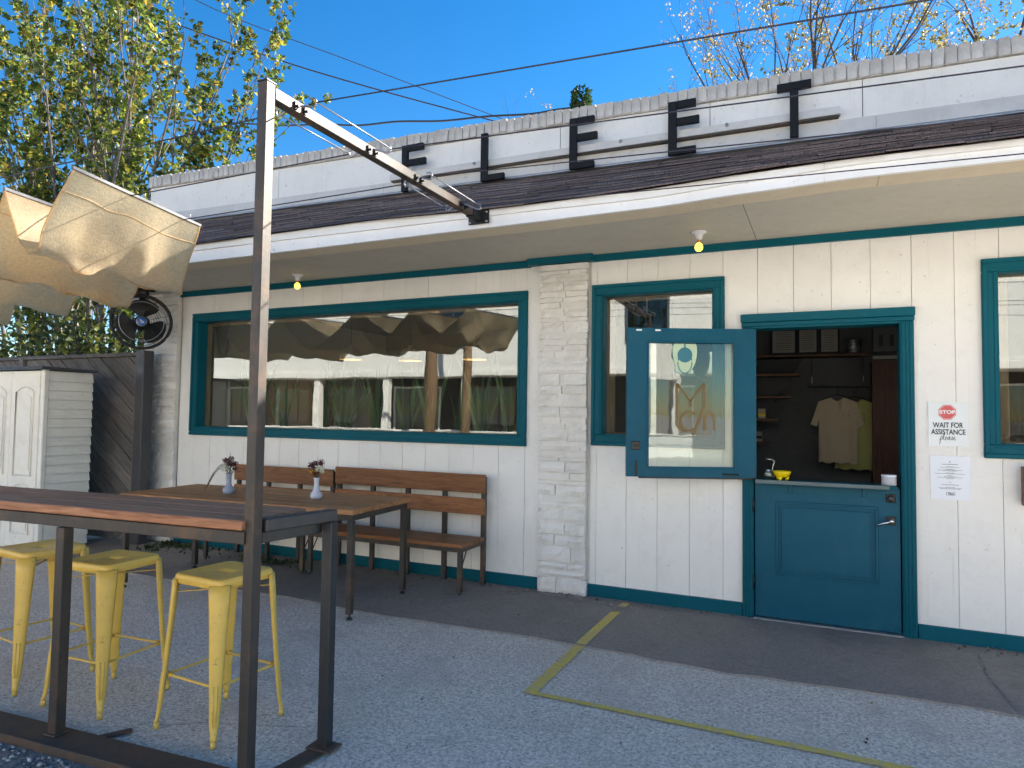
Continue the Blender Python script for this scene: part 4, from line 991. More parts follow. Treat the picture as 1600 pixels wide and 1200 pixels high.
# ------------------------------------------------------------------ paper signs
def text(body, size, mat, parent, loc, sxy=(1, 1), off=0., shear=0., align='CENTER'):
    c = bpy.data.curves.new('txt', 'FONT'); c.body = body; c.size = size; c.align_x = align; c.align_y = 'CENTER'; c.offset = off; c.shear = shear; c.extrude = .0004
    o = bpy.data.objects.new('txt', c); col.objects.link(o)
    bpy.context.view_layer.update(); me = bpy.data.meshes.new_from_object(o.evaluated_get(bpy.context.evaluated_depsgraph_get()))
    bpy.data.objects.remove(o); bpy.data.curves.remove(c)
    p = parent; org = Vector((0, 0, 0))
    while p: org += p.location; p = p.parent
    for v in me.vertices: v.co = Vector((loc[0]+v.co.x*sxy[0], loc[1]-v.co.z, loc[2]+v.co.y*sxy[1]))-org
    me.name = 'lettering'; return link('lettering', me, mat, parent)
S1 = tag(mb().box(.632, .856, -.0075, -.0045, 1.252, 1.536).build('notice_sheet', 'laminate_paper'), 'laminated white notice with a red stop octagon beside the door', 'notice')
oc = [(.738+.052*math.cos(R(22.5+45*k)), 1.472+.052*math.sin(R(22.5+45*k))) for k in range(8)]
o2 = [(.738+(x-.738)*.92, 1.472+(z-1.472)*.92) for x, z in oc]; o3 = [(.738+(x-.738)*.88, 1.472+(z-1.472)*.88) for x, z in oc]
O1 = mb().prism(oc, -.0085, -.0077).build('stop_octagon', 'sign_red', S1); mb().prism(o2, -.0092, -.0087).build('octagon_line', 'sign_white', S1); mb().prism(o3, -.0099, -.0094).build('stop_octagon', 'sign_red', S1)
text('STOP', .036, 'sign_white', S1, (.738, -.0106, 1.472), (1, .85), .0012)
text('WAIT FOR', .047, 'ink', S1, (.740, -.0086, 1.387), (.74, 1.), .0009); text('ASSISTANCE', .047, 'ink', S1, (.742, -.0086, 1.343), (.72, 1.), .0009)
def script(strokes, x, y, z, s, r_, mat, parent):
    m = mb()
    for P in strokes: m.tube([Vector((x+a*s, y, z+b*s)) for a, b, in [(p.x, p.z) for p in catmull([(a, 0, b) for a, b in P], 6)]], r_, 5)
    return m.build('lettering', mat, parent)
script([[(0, -.1), (.25, .3), (.42, .95), (.15, -.9), (.05, -1.2)], [(.32, .5), (.55, .95), (.8, .8), (.75, .3), (.5, .0), (.35, .1)],
        [(.7, .15), (1.0, .6), (1.3, 1.7), (1.2, 1.9), (1.05, 1.4), (1.0, .4), (1.15, .0), (1.4, .2), (1.75, .7), (1.65, .95), (1.45, .6), (1.5, .1), (1.75, .0), (2.05, .3), (2.45, .85), (2.2, .9), (2.0, .5), (2.1, .05), (2.35, .3), (2.55, .9), (2.45, .3), (2.6, .0), (2.9, .4), (3.1, .95), (3.2, .5), (3.1, .05), (2.9, .1), (3.3, .2), (3.7, .65), (3.6, .95), (3.4, .6), (3.45, .1), (3.7, .0), (4.0, .25)]], .692, -.0085, 1.293, .0232, .0011, 'ink', S1)
for x, z in ((.65, 1.533), (.83, 1.532), (.745, 1.534), (.65, 1.255), (.83, 1.256)): mb().box(x-.02, x+.02, -.0088, -.0078, z-.007, z+.007).build('tape', 'laminate_paper', S1)
S2 = tag(mb().box(.640, .860, -.0065, -.0045, .908, 1.19).build('notice_sheet', 'paper'), 'white printed sheet of small text under the stop notice', 'notice')
def dashes(m, xc, z, width, h_, q, y):
    x = xc-width/2
    while x < xc+width/2: l_ = q.uniform(.004, .012); m.box(x, min(x+l_, xc+width/2), y-.0005, y, z-h_/2, z+h_/2); x += l_+.0022
q = random.Random(4); m = mb(); 
for z, wd, h_ in ((1.152, .006, .006), (1.136, .085, .0032), (1.122, .038, .002), (1.117, .105, .002), (1.104, .046, .0026), (1.099, .135, .002), (1.094, .074, .002), (1.081, .05, .0026), (1.076, .168, .002), (1.064, .03, .002), (1.057, .066, .002), (1.052, .142, .002), (1.046, .044, .002), (1.020, .012, .002), (1.005, .092, .0028), (.990, .05, .002), (.985, .124, .002), (.979, .11, .002)): dashes(m, .748, z, wd, h_, q, -.0068)
stuff(m.build('print', 'ink', S2))
ring(mb(), .726, .774, .938, .958, .0018, -.0073, -.0067, 0).build('logo_frame', 'ink', S2)
text('Fleet', .017, 'ink', S2, (.750, -.0072, .9478), (1, 1), .0004, .35)
WB = thing('wooden_box', 'slatted brown wooden box on the wall below the end window', 'box', (1.35, -.06, .9))
for k in range(3): mb().box(1.118, 1.62, -.085, -.07, .902+k*.08, .978+k*.08, .003).build('slat', 'shelf_wood', WB)
mb().box(1.119, 1.134, -.0695, -.017, .903, 1.14, .002).build('side', 'shelf_wood', WB); mb().box(1.605, 1.62, -.0695, -.017, .903, 1.14, .002).build('side', 'shelf_wood', WB); mb().box(1.135, 1.604, -.03, -.017, .903, 1.14).build('back', 'shelf_wood', WB)

# ------------------------------------------------------------------ things on the door shelf
sz_ = .9845
YB = thing('salsa_bowl', 'bright yellow three legged bowl on the door shelf', 'bowl', (-.255, -.055, sz_))
mb().lathe([(0, .022), (.03, .022), (.046, .032), (.056, .05), (.061, .066), (.057, .066), (.05, .05), (.04, .036), (0, .03)], (0, 0, 0), 24).build('bowl', 'yellow_bowl', YB, True)
for a in (250, 20, 140): mb().lathe([(.006, 0), (.009, .002), (.016, .028), (0, .03)], (.034*math.cos(R(a)), .034*math.sin(R(a)), 0), 10).build('foot', 'yellow_bowl', YB, True)
JR = thing('glass_jar', 'small clear glass jar with a metal scoop beside the yellow bowl', 'jar', (-.345, .0, sz_))
mb().lathe([(0, .001), (.036, 0), (.044, .012), (.045, .05), (.034, .066), (.036, .072), (.033, .072), (.031, .066), (.042, .05), (.041, .012), (0, .006)], (0, 0, 0), 20).build('jar', 'clear_glass', JR, True)
mb().tube(catmull([(.02, 0, .05), (.03, 0, .10), (.035, 0, .13), (.0, 0, .145)], 5), .003, 6).build('handle', 'chrome', JR, True); mb().lathe([(0, .147), (.022, .146), (.024, .139), (0, .138)], (.0, 0, 0), 14).build('lid', 'chrome', JR, True)
TB = thing('card_tub', 'short white cardboard tub on the right end of the door shelf', 'tub', (.402, -.015, sz_))
mb().lathe([(0, 0), (.042, 0), (.044, .004), (.044, .068), (.040, .07), (.038, .05), (0, .05)], (0, 0, 0), 24).build('tub', 'white_card', TB, True); mb().lathe([(.0445, .058), (.0452, .06), (.0452, .066), (.0445, .068)], (0, 0, 0), 24).build('rim', 'paper', TB, True)

# ------------------------------------------------------------------ behind the door: shirts, shelves, frames
def shirt(cx, cz, y, s, mat, label, logo):
    T = thing('tshirt', label, 'shirt', (cx, y, cz), 'shirts on hangers inside the doorway')
    half = [(.06, .0), (.10, -.012), (.19, -.05), (.235, -.20), (.27, -.30), (.205, -.325), (.185, -.24), (.182, -.45), (.19, -.72)]
    R_ = [(x*s, z*s) for x, z in half]; L_ = [(-x*s, z*s) for x, z in reversed(half)]
    hem = [(.19*s-.38*s*k/10, -.72*s-.012*s*math.sin(k*1.9)) for k in range(1, 10)]
    neck = [(-.06*s+.12*s*k/6, -.04*s*math.sin(math.pi*k/6)) for k in range(1, 6)]
    out = R_+hem+L_+neck
    bm = bmesh.new(); f = bm.faces.new([bm.verts.new((x, 0, z)) for x, z in out]); bmesh.ops.triangulate(bm, faces=[f]); bmesh.ops.subdivide_edges(bm, edges=bm.edges[:], cuts=3, use_grid_fill=True)
    bm.verts.index_update(); vs = []; 
    for sgn in (-1, 1):
        for v in bm.verts:
            x, z = v.co.x, v.co.z; edge_ = min(1, max(0, (.19*s-abs(x))/.06)); puff = .028*edge_+.022*noise.noise((x*11, z*2.2, cx*9))
            vs.append((x, sgn*(.004+max(0, puff)) if sgn < 0 else .006, z))
    n_ = len(bm.verts); fc = [[v.index for v in f.verts] for f in bm.faces]; bm.free()
    mb().add(vs, fc+[[i+n_ for i in reversed(f)] for f in fc], True).build('shirt', mat, T, True)
    mb().tube(catmull([(-.15*s, .0, -.03*s), (0, 0, .03*s), (.15*s, 0, -.03*s)], 6), .006, 6).tube(catmull([(0, 0, .03*s), (.0, 0, .08*s), (.02, 0, .10*s), (.0, 0, .125*s), (-.02, 0, .11*s)], 4), .003, 5).build('hanger', 'black_rubber', T, True)
    m = mb(); q = random.Random(2)
    if logo == 'oval':
        m.tube([(.085*s+.030*math.cos(k*.5236), -.036, -.20*s+.012*math.sin(k*.5236)) for k in range(13)], .0028, 4, False); 
        m.tube([(.045*s, -.036, -.16*s), (.12*s, -.036, -.155*s)], .002, 4)
    else:
        m.tube([(.04*s, -.036, -.15*s), (.085*s, -.036, -.15*s), (.085*s, -.036, -.21*s), (.04*s, -.036, -.21*s), (.04*s, -.036, -.15*s)], .0025, 4); m.tube([(.03*s, -.036, -.23*s), (.10*s, -.036, -.23*s)], .002, 4)
    stuff(m.build('print', 'wall_wood' if logo == 'oval' else 'ink', T, True))
shirt(.155, 1.655, 3.12, 1.0, 'shirt_tan', 'tan t-shirt hanging in front of the olive shirt', 'oval'); shirt(.335, 1.64, 3.26, 1.08, 'shirt_olive', 'olive yellow t-shirt hanging behind the tan shirt', 'box')
HR = thing('hanging_rail', 'thin dark hanging rail holding two shirts inside the doorway', 'rail', (.2, 3.2, 1.78))
mb().tube([(-.14, 3.19, 1.775), (.48, 3.19, 1.77)], .008, 8).build('rail', 'black_rubber', HR); mb().tube([(.42, 3.19, 1.775), (.42, 3.3, 2.1)], .004, 6).tube([(-.10, 3.19, 1.775), (-.10, 3.3, 2.1)], .004, 6).build('chain', 'chrome', HR)
US = thing('wall_shelf', 'long dark shelf across the back wall holding framed sheets', 'shelf', (0, 3.4, 2.15)); mb().box(-.75, .49, 3.28, 3.55, 2.13, 2.155, .003).build('board', 'shelf_wood', US)
for x0, x1, l in ((-.54, -.26, 'framed pale menu sheet on the high shelf, first of three'), (-.25, -.03, 'framed cream menu sheet in the middle of the high shelf'), (-.02, .19, 'framed sheet with two dark squares on the high shelf')):
    T = thing('framed_sheet', l, 'frame', ((x0+x1)/2, 3.34, 2.156)); mb().box(x0, x1, 3.335, 3.35, 2.157, 2.46, .003).build('frame', 'interior_dark', T); P_ = mb().box(x0+.02, x1-.02, 3.331, 3.3345, 2.185, 2.44).build('sheet', 'interior_white', T)
    m = mb(); q = random.Random(int(x0*100)); 
    for k in range(9): dashes(m, (x0+x1)/2, 2.42-k*.025, (x1-x0)*.6, .005, q, 3.3305)
    stuff(m.build('print', 'ink', P_))
T = thing('tin_can', 'ribbed metal can standing at the end of the high shelf', 'can', (.33, 3.4, 2.156)); mb().lathe([(0, 0), (.07, 0), (.07, .17), (.065, .17), (.065, .02), (0, .02)], (0, 0, 0), 18).build('can', 'galvanised', T, True); m = mb(); [m.lathe([(.0705, .02+k*.03), (.0735, .03+k*.03), (.0705, .04+k*.03)], (0, 0, 0), 18) for k in range(5)]; m.build('rib', 'galvanised', T, True)
for i, (z, x1) in enumerate(((1.905, -.22), (1.653, -.32), (1.40, -.44), (1.14, -.54))):
    T = tag(mb().box(-1.19, x1, 2.95, 3.22, z-.012, z+.012, .003).build('wall_shelf', 'shelf_wood'), ('highest', 'second highest', 'second lowest', 'lowest')[i]+' brown wall shelf inside the doorway', 'shelf')
for x, z, c_, l in ((-.62, 1.413, 'shirt_tan', 'small tan box on the second lowest doorway shelf'), (-.66, 1.153, 'interior_white', 'small pale box on the lowest doorway shelf')):
    T = thing('small_box', l, 'box', (x, 3.05, z)); mb().box(x-.04, x+.04, 3.01, 3.09, z, z+.11, .003).build('carton', c_, T); mb().box(x-.041, x+.041, 3.0085, 3.0095, z+.03, z+.06).build('band', 'yellow_bowl' if c_ == 'shirt_tan' else 'ink', T)
EX = thing('wall_box', 'pale electrical box high on the wall inside the doorway', 'box', (.62, 3.05, 2.2)); mb().box(.50, .78, 3.0, 3.095, 2.14, 2.40, .006).build('case', 'interior_wall', EX); mb().box(.56, .60, 2.994, 2.9995, 2.2, 2.32).build('slot', 'interior_dark', EX); mb().box(.66, .70, 2.994, 2.9995, 2.2, 2.32).build('slot', 'interior_dark', EX); mb().box(.50, .80, 3.0, 3.095, 2.06, 2.10, .004).build('batten', 'interior_white', EX)
# ------------------------------------------------------------------ snake plants and pendants behind the window
q = random.Random(12)
PLX = [-5.75, -5.35, -4.75, -4.5, -4.1, -3.75, -3.45, -3.15, -2.9, -2.6]
for i, x in enumerate(PLX):
    T = thing('snake_plant', 'tall green snake plant in a pot inside the large window', 'plant', (x, .5, 1.001), 'snake plants behind the window')
    mb().lathe([(0, 0), (.07, 0), (.09, .13), (.082, .13), (.075, .10), (0, .10)], (0, 0, 0), 14).build('pot', 'white_ceramic' if i % 3 else 'grey_ceramic', T, True)
    m = mb()
    for k in range(q.randint(9, 13)):
        a = q.uniform(0, 6.28); h_ = q.uniform(.4, .95); lean = q.uniform(.02, .22); b0 = Vector((.045*math.cos(a), .045*math.sin(a), .10)); sd_ = Vector((-math.sin(a+.5), math.cos(a+.5), 0)); vs = []
        for j in range(7):
            u = j/6; c = b0+Vector((math.cos(a)*lean*u*u, math.sin(a)*lean*u*u, h_*u)); wd = .026*(1-u**3)*(.7+.6*u) if j < 6 else .001
            tw = Matrix.Rotation(u*q.uniform(.2, .5), 3, 'Z'); s2 = tw @ sd_; n2 = Vector((-s2.y, s2.x, 0)); vs += [c-s2*wd, c+n2*wd*.35, c+s2*wd]
        m.add(vs, [(j*3+k2, j*3+k2+1, (j+1)*3+k2+1, (j+1)*3+k2) for j in range(6) for k2 in range(2)], True)
    m.build('leaves', 'snake_leaf', T, True)
for i, (px_, py_) in enumerate(((449, 560), (548, 562), (641, 564), (742, 562))):
    p = onY(px_, py_, 2.3)
    T = thing('pendant_lamp', 'white dome pendant lamp hanging inside the large window', 'lamp', tuple(p), 'pendant lamps behind the window')
    mb().lathe([(.155, 0), (.15, .06), (.12, .12), (.07, .155), (.03, .17), (.028, .2), (0, .2)], (0, 0, 0), 24).build('shade', 'lamp_white', T, True)
    mb().tube([(0, 0, .2), (0, 0, 2.72-p.z)], .004, 6).build('cord', 'black_rubber', T, True); mb().ico((0, 0, .05), .032, 2).build('bulb', 'pendant_glow', T, True); mb().lathe([(.02, .08), (.02, .17), (0, .17)], (0, 0, 0), 10).build('socket', 'brass', T, True)

# ------------------------------------------------------------------ trees
def leafquad(vs, fs, p, d, s, q):
    u = d.cross(Vector((q.gauss(0, 1), q.gauss(0, 1), q.gauss(0, 1)))); 
    if u.length < 1e-4: u = Vector((1, 0, 0))
    u.normalize(); n_ = d.cross(u).normalized(); b = len(vs); f = s*.18
    vs += [p, p+d*s*.45+u*s*.42+n_*f, p+d*s, p+d*s*.45-u*s*.42+n_*f, p+d*s*.5-n_*f*.2]
    fs += [(b, b+1, b+4), (b+1, b+2, b+4), (b+2, b+3, b+4), (b+3, b, b+4)]
def tree(name, label, base, levels, lm, bm_, seed, group=None, cat='tree', stems=None, L0=3., r0_=.14, nchild=(4, 4, 4), spread=(.5, .6, .7), shr=.62, upb=.25, leaf=.085, dens=14, leaf_from=2, wig=.16, gap=.25, limit=None, cull=None):
    q = random.Random(seed); wb = mb(); lv, lf = [], []
    def grow(p, d, L, r_, lev):
        n_ = 6 if lev < 2 else 4; pts = [p.copy()]; dirs = [d.copy()]
        for k in range(n_):
            d = (d+Vector((q.gauss(0, wig), q.gauss(0, wig), q.gauss(0, wig)+upb*.22))).normalized(); p = p+d*L/n_; pts.append(p.copy()); dirs.append(d.copy())
        rr = [r_*(1-.86*k/n_) for k in range(n_+1)]
        wb.tube(pts, rr, 8 if lev == 0 else (5 if lev == 1 else 3), False)
        if lev >= leaf_from:
            for k in range(int(dens*(1 if lev < levels else 1.4))):
                t_ = q.uniform(gap, 1)*n_; i = min(int(t_), n_-1); pp_ = pts[i].lerp(pts[i+1], t_-i)
                if cull and q.random() < cull(pp_): continue
                dd = (dirs[i]*.3+Vector((q.gauss(0, 1), q.gauss(0, 1), q.gauss(-.25, .8)))).normalized(); leafquad(lv, lf, pp_+dd*.02, dd, leaf*q.uniform(.6, 1.25), q)
        if lev < levels:
            for k in range(nchild[lev]):
                t_ = (.3+.7*(k+q.random())/nchild[lev])*n_ if lev else (.35+.65*(k+q.random())/nchild[lev])*n_; i = min(int(t_), n_-1)
                a = Vector((q.gauss(0, 1), q.gauss(0, 1), q.gauss(0, .6))).normalized(); ax = dirs[i]
                side = (a-ax*a.dot(ax)).normalized(); ang = spread[lev]*q.uniform(.7, 1.3)
                grow(pts[i].lerp(pts[i+1], t_-i), (ax*math.cos(ang)+side*math.sin(ang)).normalized(), L*shr*q.uniform(.75, 1.2), rr[i]*.6, lev+1)
    T = thing(name, label, cat, base, group)
    for d, L, r_ in (stems or [((0, 0, 1), L0, r0_)]): grow(Vector(base), Vector(d).normalized(), L, r_, 0)
    wb.build('trunk', bm_, T)
    if lv: MB.add(c := mb(), lv, lf); c.build('crown', lm, T)
    return T
# big half-bare tree behind the fence
tb = (-11.2, 2.6, 0)
tree('autumn_tree', 'tall half bare tree with yellow green leaves rising behind the fence', tb, 3, 'leaves_autumn', 'bark', 21,
     stems=[((-.02, -.05, 1), 8.8, .075), ((.10, -.1, 1), 8.8, .06), ((.18, .02, 1), 8.6, .06), ((.27, -.05, 1), 7.8, .055), ((-.25, -.1, 1), 8.6, .06), ((.40, -.1, 1), 5.6, .045), ((-.42, 0, 1), 8.2, .06), ((.06, .3, 1), 8.6, .055),
            ((.20, .25, 1), 7.6, .05), ((.62, .0, 1), 4.6, .04), ((.15, -.3, 1), 8.2, .05), ((.80, .1, 1), 4.6, .035), ((-.12, .15, 1), 8.8, .055), ((.34, .2, 1), 6.6, .045), ((-.33, .2, 1), 8.2, .05), ((.5, -.2, 1), 4.8, .04), ((-.6, -.1, 1), 7.6, .05), ((-.8, -.2, 1), 6.8, .05), ((-.55, .3, 1), 8.4, .05), ((-.95, .1, 1), 6.4, .045), ((-.7, -.35, 1), 5.6, .04), ((-.45, -.25, 1), 7.4, .05)],
     nchild=(9, 4, 2), spread=(.42, .55, .6), shr=.25, upb=.55, leaf=.108, dens=6, leaf_from=1, wig=.06, gap=.15)
tree('autumn_tree', 'leafy half bare tree beyond the shade cloths, partly hidden by the taller tree', (-14.6, 3.3, 0), 3, 'leaves_autumn', 'bark', 33,
     stems=[((0, 0, 1), 9.6, .08), ((.15, -.1, 1), 9.4, .06), ((.3, .05, 1), 8.6, .055), ((-.15, .1, 1), 9.6, .06), ((.5, -.1, 1), 6.4, .05), ((-.3, -.1, 1), 9., .05), ((.1, .3, 1), 9.4, .05), ((.38, .2, 1), 7.4, .05), ((.65, 0, 1), 5.4, .04)],
     nchild=(9, 4, 2), spread=(.42, .55, .6), shr=.25, upb=.5, leaf=.118, dens=6.5, leaf_from=1, wig=.06, gap=.15)
# green mass behind the fence
for i, (x, y, h_, w_) in enumerate(((-8.6, 1.3, 2.9, 1.0), (-10.1, 1.5, 3.1, 1.1), (-11.6, 1.7, 3.0, 1.1), (-13.2, 2.0, 3.2, 1.2))):
    qq = random.Random(40+i); T = thing('garden_shrub', ('leafy green shrub behind the fence beside the tree trunk', 'dense green shrub behind the cabinet and fence', 'wide green shrub under the shade cloth behind the fence', 'dark green shrub at the far end of the fence')[i], 'shrub', (x, y, 0))
    lv, lf = [], []; wb = mb()
    for k in range(26):
        a = qq.uniform(0, 6.28); e = Vector((x+w_*math.cos(a)*qq.random(), y+w_*.7*math.sin(a)*qq.random(), h_*qq.uniform(.5, 1))); P = catmull([(x+.1*math.cos(a), y+.1*math.sin(a), 0), ((x*1.2+e.x*.8)/2, (y*1.2+e.y*.8)/2, e.z*.55), e], 4); wb.tube(P, [.022*(1-.8*j/(len(P)-1)) for j in range(len(P))], 4, False)
        for j in range(95):
            c_ = P[qq.randrange(3, len(P))]+Vector((qq.gauss(0, .20), qq.gauss(0, .18), qq.gauss(0, .2))); d = Vector((qq.gauss(0, 1), qq.gauss(0, 1), qq.gauss(0, .7))).normalized(); leafquad(lv, lf, c_, d, .10*qq.uniform(.6, 1.3), qq)
    wb.build('trunk', 'bark_dark', T); mb().add(lv, lf).build('crown', 'leaves_hedge', T)
tree('bare_tree', 'nearly bare tree with a few dry leaves behind the letter T', (-.9, 12, 0), 4, 'leaves_dry', 'bark_dark', 5, stems=[((.0, 0, 1), 7.2, .26), ((.1, .0, 1), 9.0, .22), ((-.12, 0, 1), 8.8, .22), ((.03, .1, 1), 9.4, .2), ((.18, 0, 1), 8.8, .2)], nchild=(6, 4, 3, 3), spread=(.5, .5, .5, .5), shr=.50, upb=.3, leaf=.06, dens=4, leaf_from=3, wig=.10)
tree('yellow_tree', 'spreading tree with thin yellow leaves and dark limbs beyond the parapet', (8.4, 20, 0), 4, 'leaves_yellow', 'bark_dark', 8, stems=[((.0, 0, 1), 11., .34), ((-.28, .0, 1), 15, .26), ((-.42, -.05, 1), 15.4, .22), ((-.15, .2, 1), 16.0, .22), ((.2, 0, 1), 14, .22)], nchild=(7, 5, 4, 3), spread=(.7, .6, .6, .5), shr=.48, upb=.2, leaf=.11, dens=15, leaf_from=3, wig=.11)
for x, y, h_, s_, l in ((-10.6, 14, 10.3, 3, 'faint bare treetop between the letters F and L'), (-3.1, 13, 10.2, 4, 'thin bare treetop beyond the parapet left of the letter T')):
    tree('bare_treetop', l, (x, y, 0), 3, 'leaves_dry', 'bark_dark', s_, L0=h_, r0_=.09, nchild=(10, 5, 4), spread=(.35, .45, .5), shr=.30, upb=.3, leaf=.05, dens=.6, leaf_from=3, wig=.06)
# utility pole behind the cafe, overgrown top
up_ = onY(908, 186, 10.); 
UP = thing('utility_pole', 'wooden utility pole behind the parapet under the ivy clump', 'pole', (up_.x, 10, 0)); mb().tube([(up_.x, 10, 0), (up_.x, 10, 8.95)], [.15, .11], 12).build('pole', 'pole_wood', UP); mb().box(up_.x-.5, up_.x+.5, 9.84, 9.90, 8.50, 8.60, .01).build('crossarm', 'pole_wood', UP)
IV = thing('ivy_clump', 'dark green ivy clump poking above the parapet between the letters L and E', 'ivy', (up_.x, 10, 8.3))
qq = random.Random(9); lv, lf = [], []
for k in range(1300):
    z = qq.uniform(0, 1); r_ = .27*(1-.45*z)+.06*qq.random(); a = qq.uniform(0, 6.28); p = Vector((up_.x+r_*math.cos(a)*qq.uniform(.5, 1), 10+r_*math.sin(a), 8.3+.98*z)); d = Vector((math.cos(a), math.sin(a), qq.gauss(.1, .5))).normalized(); leafquad(lv, lf, p, d, .08*qq.uniform(.6, 1.2), qq)
for k in range(60):
    t_ = qq.random(); s_ = qq.choice((-1, 1)); p = Vector((up_.x+s_*(.15+.30*t_), 10, 8.62+.1*qq.gauss(0, .5)+.08*t_)); leafquad(lv, lf, p, Vector((qq.gauss(0, 1), qq.gauss(0, 1), qq.gauss(0, 1))).normalized(), .07, qq)
mb().add(lv, lf).build('leaves', 'leaves_ivy', IV)
mb().tube(catmull([(up_.x-.45, 10, 8.75), (up_.x-.2, 10, 8.6), (up_.x, 10, 8.7), (up_.x+.3, 10, 8.6), (up_.x+.5, 10, 8.85)], 5), .008, 5).build('stems', 'bark_dark', IV)
# overhead lines
def line(label, P, r_): 
    o = mb().tube(P, r_, 6, False).build('power_line', 'cable_steel'); return tag(o, label, 'power line')
line('thick dark power line slanting down over the tree to the parapet', catmull([onY(-60, -65, 4), onY(165, 0, 4.8), onY(480, 108, 6.8), onY(805, 198, 10), onY(900, 222, 11)], 8), .016)
line('thin power line slanting down above the thick one', catmull([onY(180, -75, 5), onY(330, 12, 6), onY(560, 100, 8), onY(812, 196, 11), onY(900, 225, 12)], 8), .010)
line('wavy dark cable running level to the ivy covered pole', catmull([onY(x, y, 10) for x, y in ((-80, 142), (60, 160), (210, 181), (330, 190), (440, 196), (505, 194), (560, 196), (620, 190), (690, 189), (760, 182), (830, 178), (872, 171), (905, 168))], 6), .026)

# ------------------------------------------------------------------ loose things on the ground
qq = random.Random(31)
lv, lf = [], []
for k in range(260):
    x = qq.uniform(-6.2, 1.1); y = -.05-abs(qq.gauss(0, .09)); 
    if -.55 < x < .6: continue
    d = Vector((qq.gauss(0, 1), qq.gauss(0, 1), .15)).normalized(); leafquad(lv, lf, Vector((x, y, .010+qq.random()*.008)), d, qq.uniform(.008, .028), qq)
for k in range(120):
    d = Vector((qq.gauss(0, 1), qq.gauss(0, 1), .1)).normalized(); leafquad(lv, lf, Vector((qq.uniform(-5.5, -1.6), qq.uniform(-1.1, -.1), .0095)), d, qq.uniform(.006, .022), qq)
for k in range(70):
    d = Vector((qq.gauss(0, 1), qq.gauss(0, 1), .1)).normalized(); leafquad(lv, lf, Vector((qq.uniform(-3.6, 1.), qq.uniform(-3.2, -1.2), .003)), d, qq.uniform(.005, .02), qq)
stuff(tag(mb().add(lv, lf).build('leaf_litter', 'litter'), 'dry brown leaf scraps scattered along the wall foot', 'leaf litter'))
lv, lf = [], []
for k in range(420):
    x = -6.35+abs(qq.gauss(0, .35)); y = -.10-abs(qq.gauss(0, .07)) if qq.random() < .7 else qq.uniform(-.5, -.1)
    if qq.random() < .35: x, y = qq.gauss(-4.75, .2), qq.gauss(-.28, .06)
    p = Vector((x, y, .007)); h_ = qq.uniform(.015, .05); d = Vector((qq.gauss(0, .5), qq.gauss(0, .5), 1)).normalized(); leafquad(lv, lf, p, d, h_, qq)
stuff(tag(mb().add(lv, lf).build('weeds', 'weeds'), 'low green weeds at the foot of the stone corner', 'weeds'))
m = mb()
for k in range(1300):
    x, y = qq.uniform(-4.2, -1.95), qq.uniform(-3.75, -3.36); lim = -3.30-.0735*(-x-1.97)
    if y > lim: y = lim-abs(qq.gauss(0, .06))
    m.ico((x, y, .003), qq.uniform(.003, .011), 1, (1, 1, .6), .2)
stuff(tag(m.build('gravel', 'pebbles'), 'loose grey gravel outside the steel base beam', 'gravel'))
m = mb()
for k in range(90): m.ico((qq.uniform(-3.6, .9), qq.uniform(-3.1, -.15), .008 if True else 0), qq.uniform(.002, .005), 1, (1, 1, .6), .2)
stuff(tag(m.build('grit', 'pebbles'), 'tiny pale grit scattered on the concrete', 'grit'))

# ------------------------------------------------------------------ the far side of the street (seen in the glass)
WH = thing('white_house', 'long white building across the street with a dark open ground floor', 'building', (-14, -20, 0))
hw = mb(); Yw = -19.8
hw.box(-34, 14, -28, Yw, 3.1, 7.4); hw.build('wall', 'white_house', WH)
mb().box(-33.9, 13.9, -27.9, Yw-3, 0, 3.09).build('ground_floor', 'dark_open', WH)
for k in range(13): mb().box(-34+k*4-.15+.2, -34+k*4+.15+.2, Yw-.35, Yw-.05, 0, 3.098, .01).build('column', 'white_house', WH)
mb().box(-34.2, 14.2, Yw+.001, Yw+.12, 3.0, 3.25, .02).build('cornice', 'white_house', WH); mb().box(-34.2, 14.2, Yw+.001, Yw+.15, 7.2, 7.45, .02).build('cornice', 'white_house', WH)
for k in range(11):
    x = -32+k*4.2; f = ring(mb(), x, x+1.7, 4.2, 6.3, .09, Yw+.0005, Yw+.07, .008).build('window', 'slate_house', WH); mb().box(x+.09, x+1.61, Yw+.002, Yw+.02, 4.29, 6.21).build('pane', 'house_glass', f); mb().box(x+.82, x+.88, Yw+.0205, Yw+.05, 4.29, 6.21).build('mullion', 'slate_house', f)
for k in range(46): mb().box(-34, 14, Yw+.0005, Yw+.014, 3.27+k*.0, 3.28+k*.0) if False else None
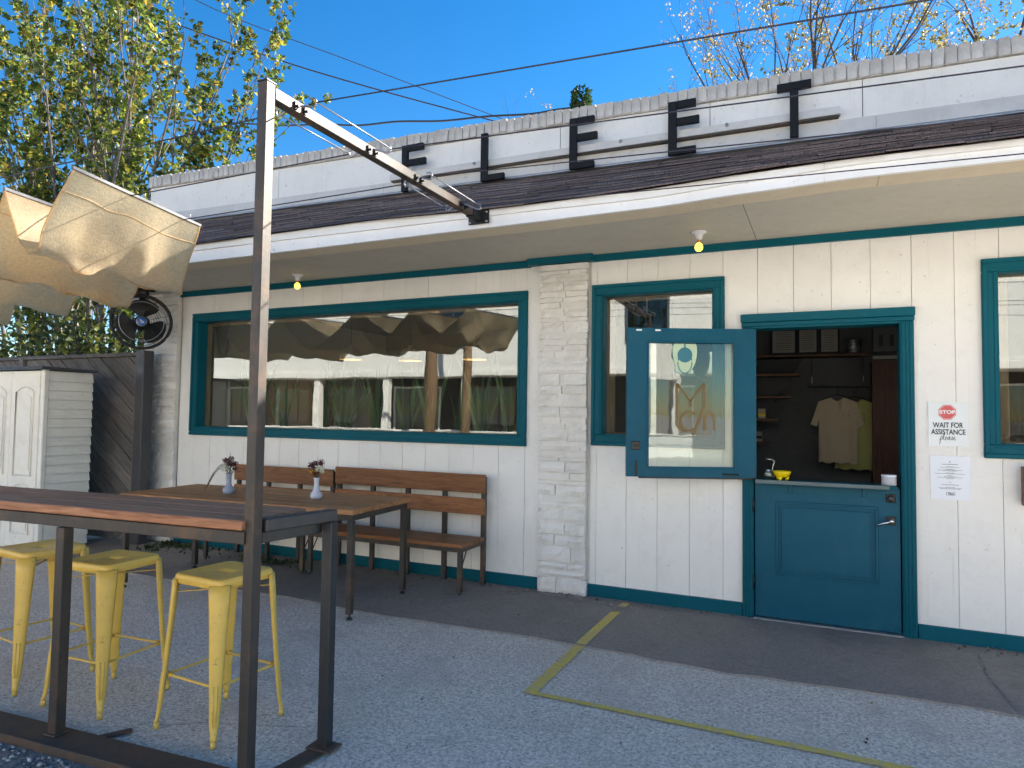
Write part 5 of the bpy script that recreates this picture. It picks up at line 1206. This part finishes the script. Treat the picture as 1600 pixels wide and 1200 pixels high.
SH = thing('slate_house', 'taller slate coloured building behind the white building across the street', 'building', (-22, -34, 0)); mb().box(-30, -12, -40, -30, 0, 12).build('wall', 'slate_house', SH)
for k in range(5): f = ring(mb(), -28.5+k*3.3, -26.5+k*3.3, 8.2, 10.6, .1, -29.9995, -29.9, .01).build('window', 'white_house', SH); mb().box(-28.4+k*3.3, -26.6+k*3.3, -29.998, -29.97, 8.3, 10.5).build('pane', 'house_glass', f)
for x, y, l in ((-9.2, -9.6, 'wooden utility pole at the street edge on the cafe side'), (-10.7, -14.3, 'wooden utility pole on the far kerb before the white building')):
    T = thing('utility_pole', l, 'pole', (x, y, 0)); mb().tube([(x, y, 0), (x+.05, y, 4), (x+.02, y, 10)], [.17, .155, .12], 14).build('pole', 'pole_wood', T); mb().box(x-1, x+1, y-.06, y+.06, 9.1, 9.25, .01).build('crossarm', 'pole_wood', T)
for z, dy, wl_ in ((9.3, 0, 'topmost street power line resting on the pole crossarm'), (8.4, .1, 'street power line just below the crossarm'), (7.2, .1, 'middle line of the five street power lines'), (6.5, -.1, 'street power line second from the lowest'), (5.9, .05, 'lowest of the five street power lines')):
    cable(wl_, [(-60, -9.6+dy, z+.3), (-9.2, -9.6+dy, z), (40, -9.6+dy, z+.2)], .015, sag=.6, name='power_line', cat='power line', group=None)
for k in range(10):
    x = -32+k*4.0+.7; f = ring(mb(), x, x+2.6, .3, 2.7, .08, Yw-2.9995, Yw-2.9, .01).build('window', 'white_house' if k % 3 == 0 else 'pole_wood', WH); mb().box(x+.08, x+2.52, Yw-2.998, Yw-2.97, .38, 2.62).build('pane', 'house_glass', f)
    for q_ in range(1, 3): mb().box(x+2.6*q_/3-.02, x+2.6*q_/3+.02, Yw-2.9695, Yw-2.93, .38, 2.62).build('mullion', 'slate_house', f)
PW = thing('patio_wall', 'low pale wall along the far kerb of the street', 'wall', (-12, -16.2, 0)); mb().box(-40, 12, -16.3, -16.1, -.02, .75, .01).build('wall', 'white_house', PW); mb().box(-40.1, 12.1, -16.36, -16.04, .751, .81, .01).build('coping', 'white_house', PW)
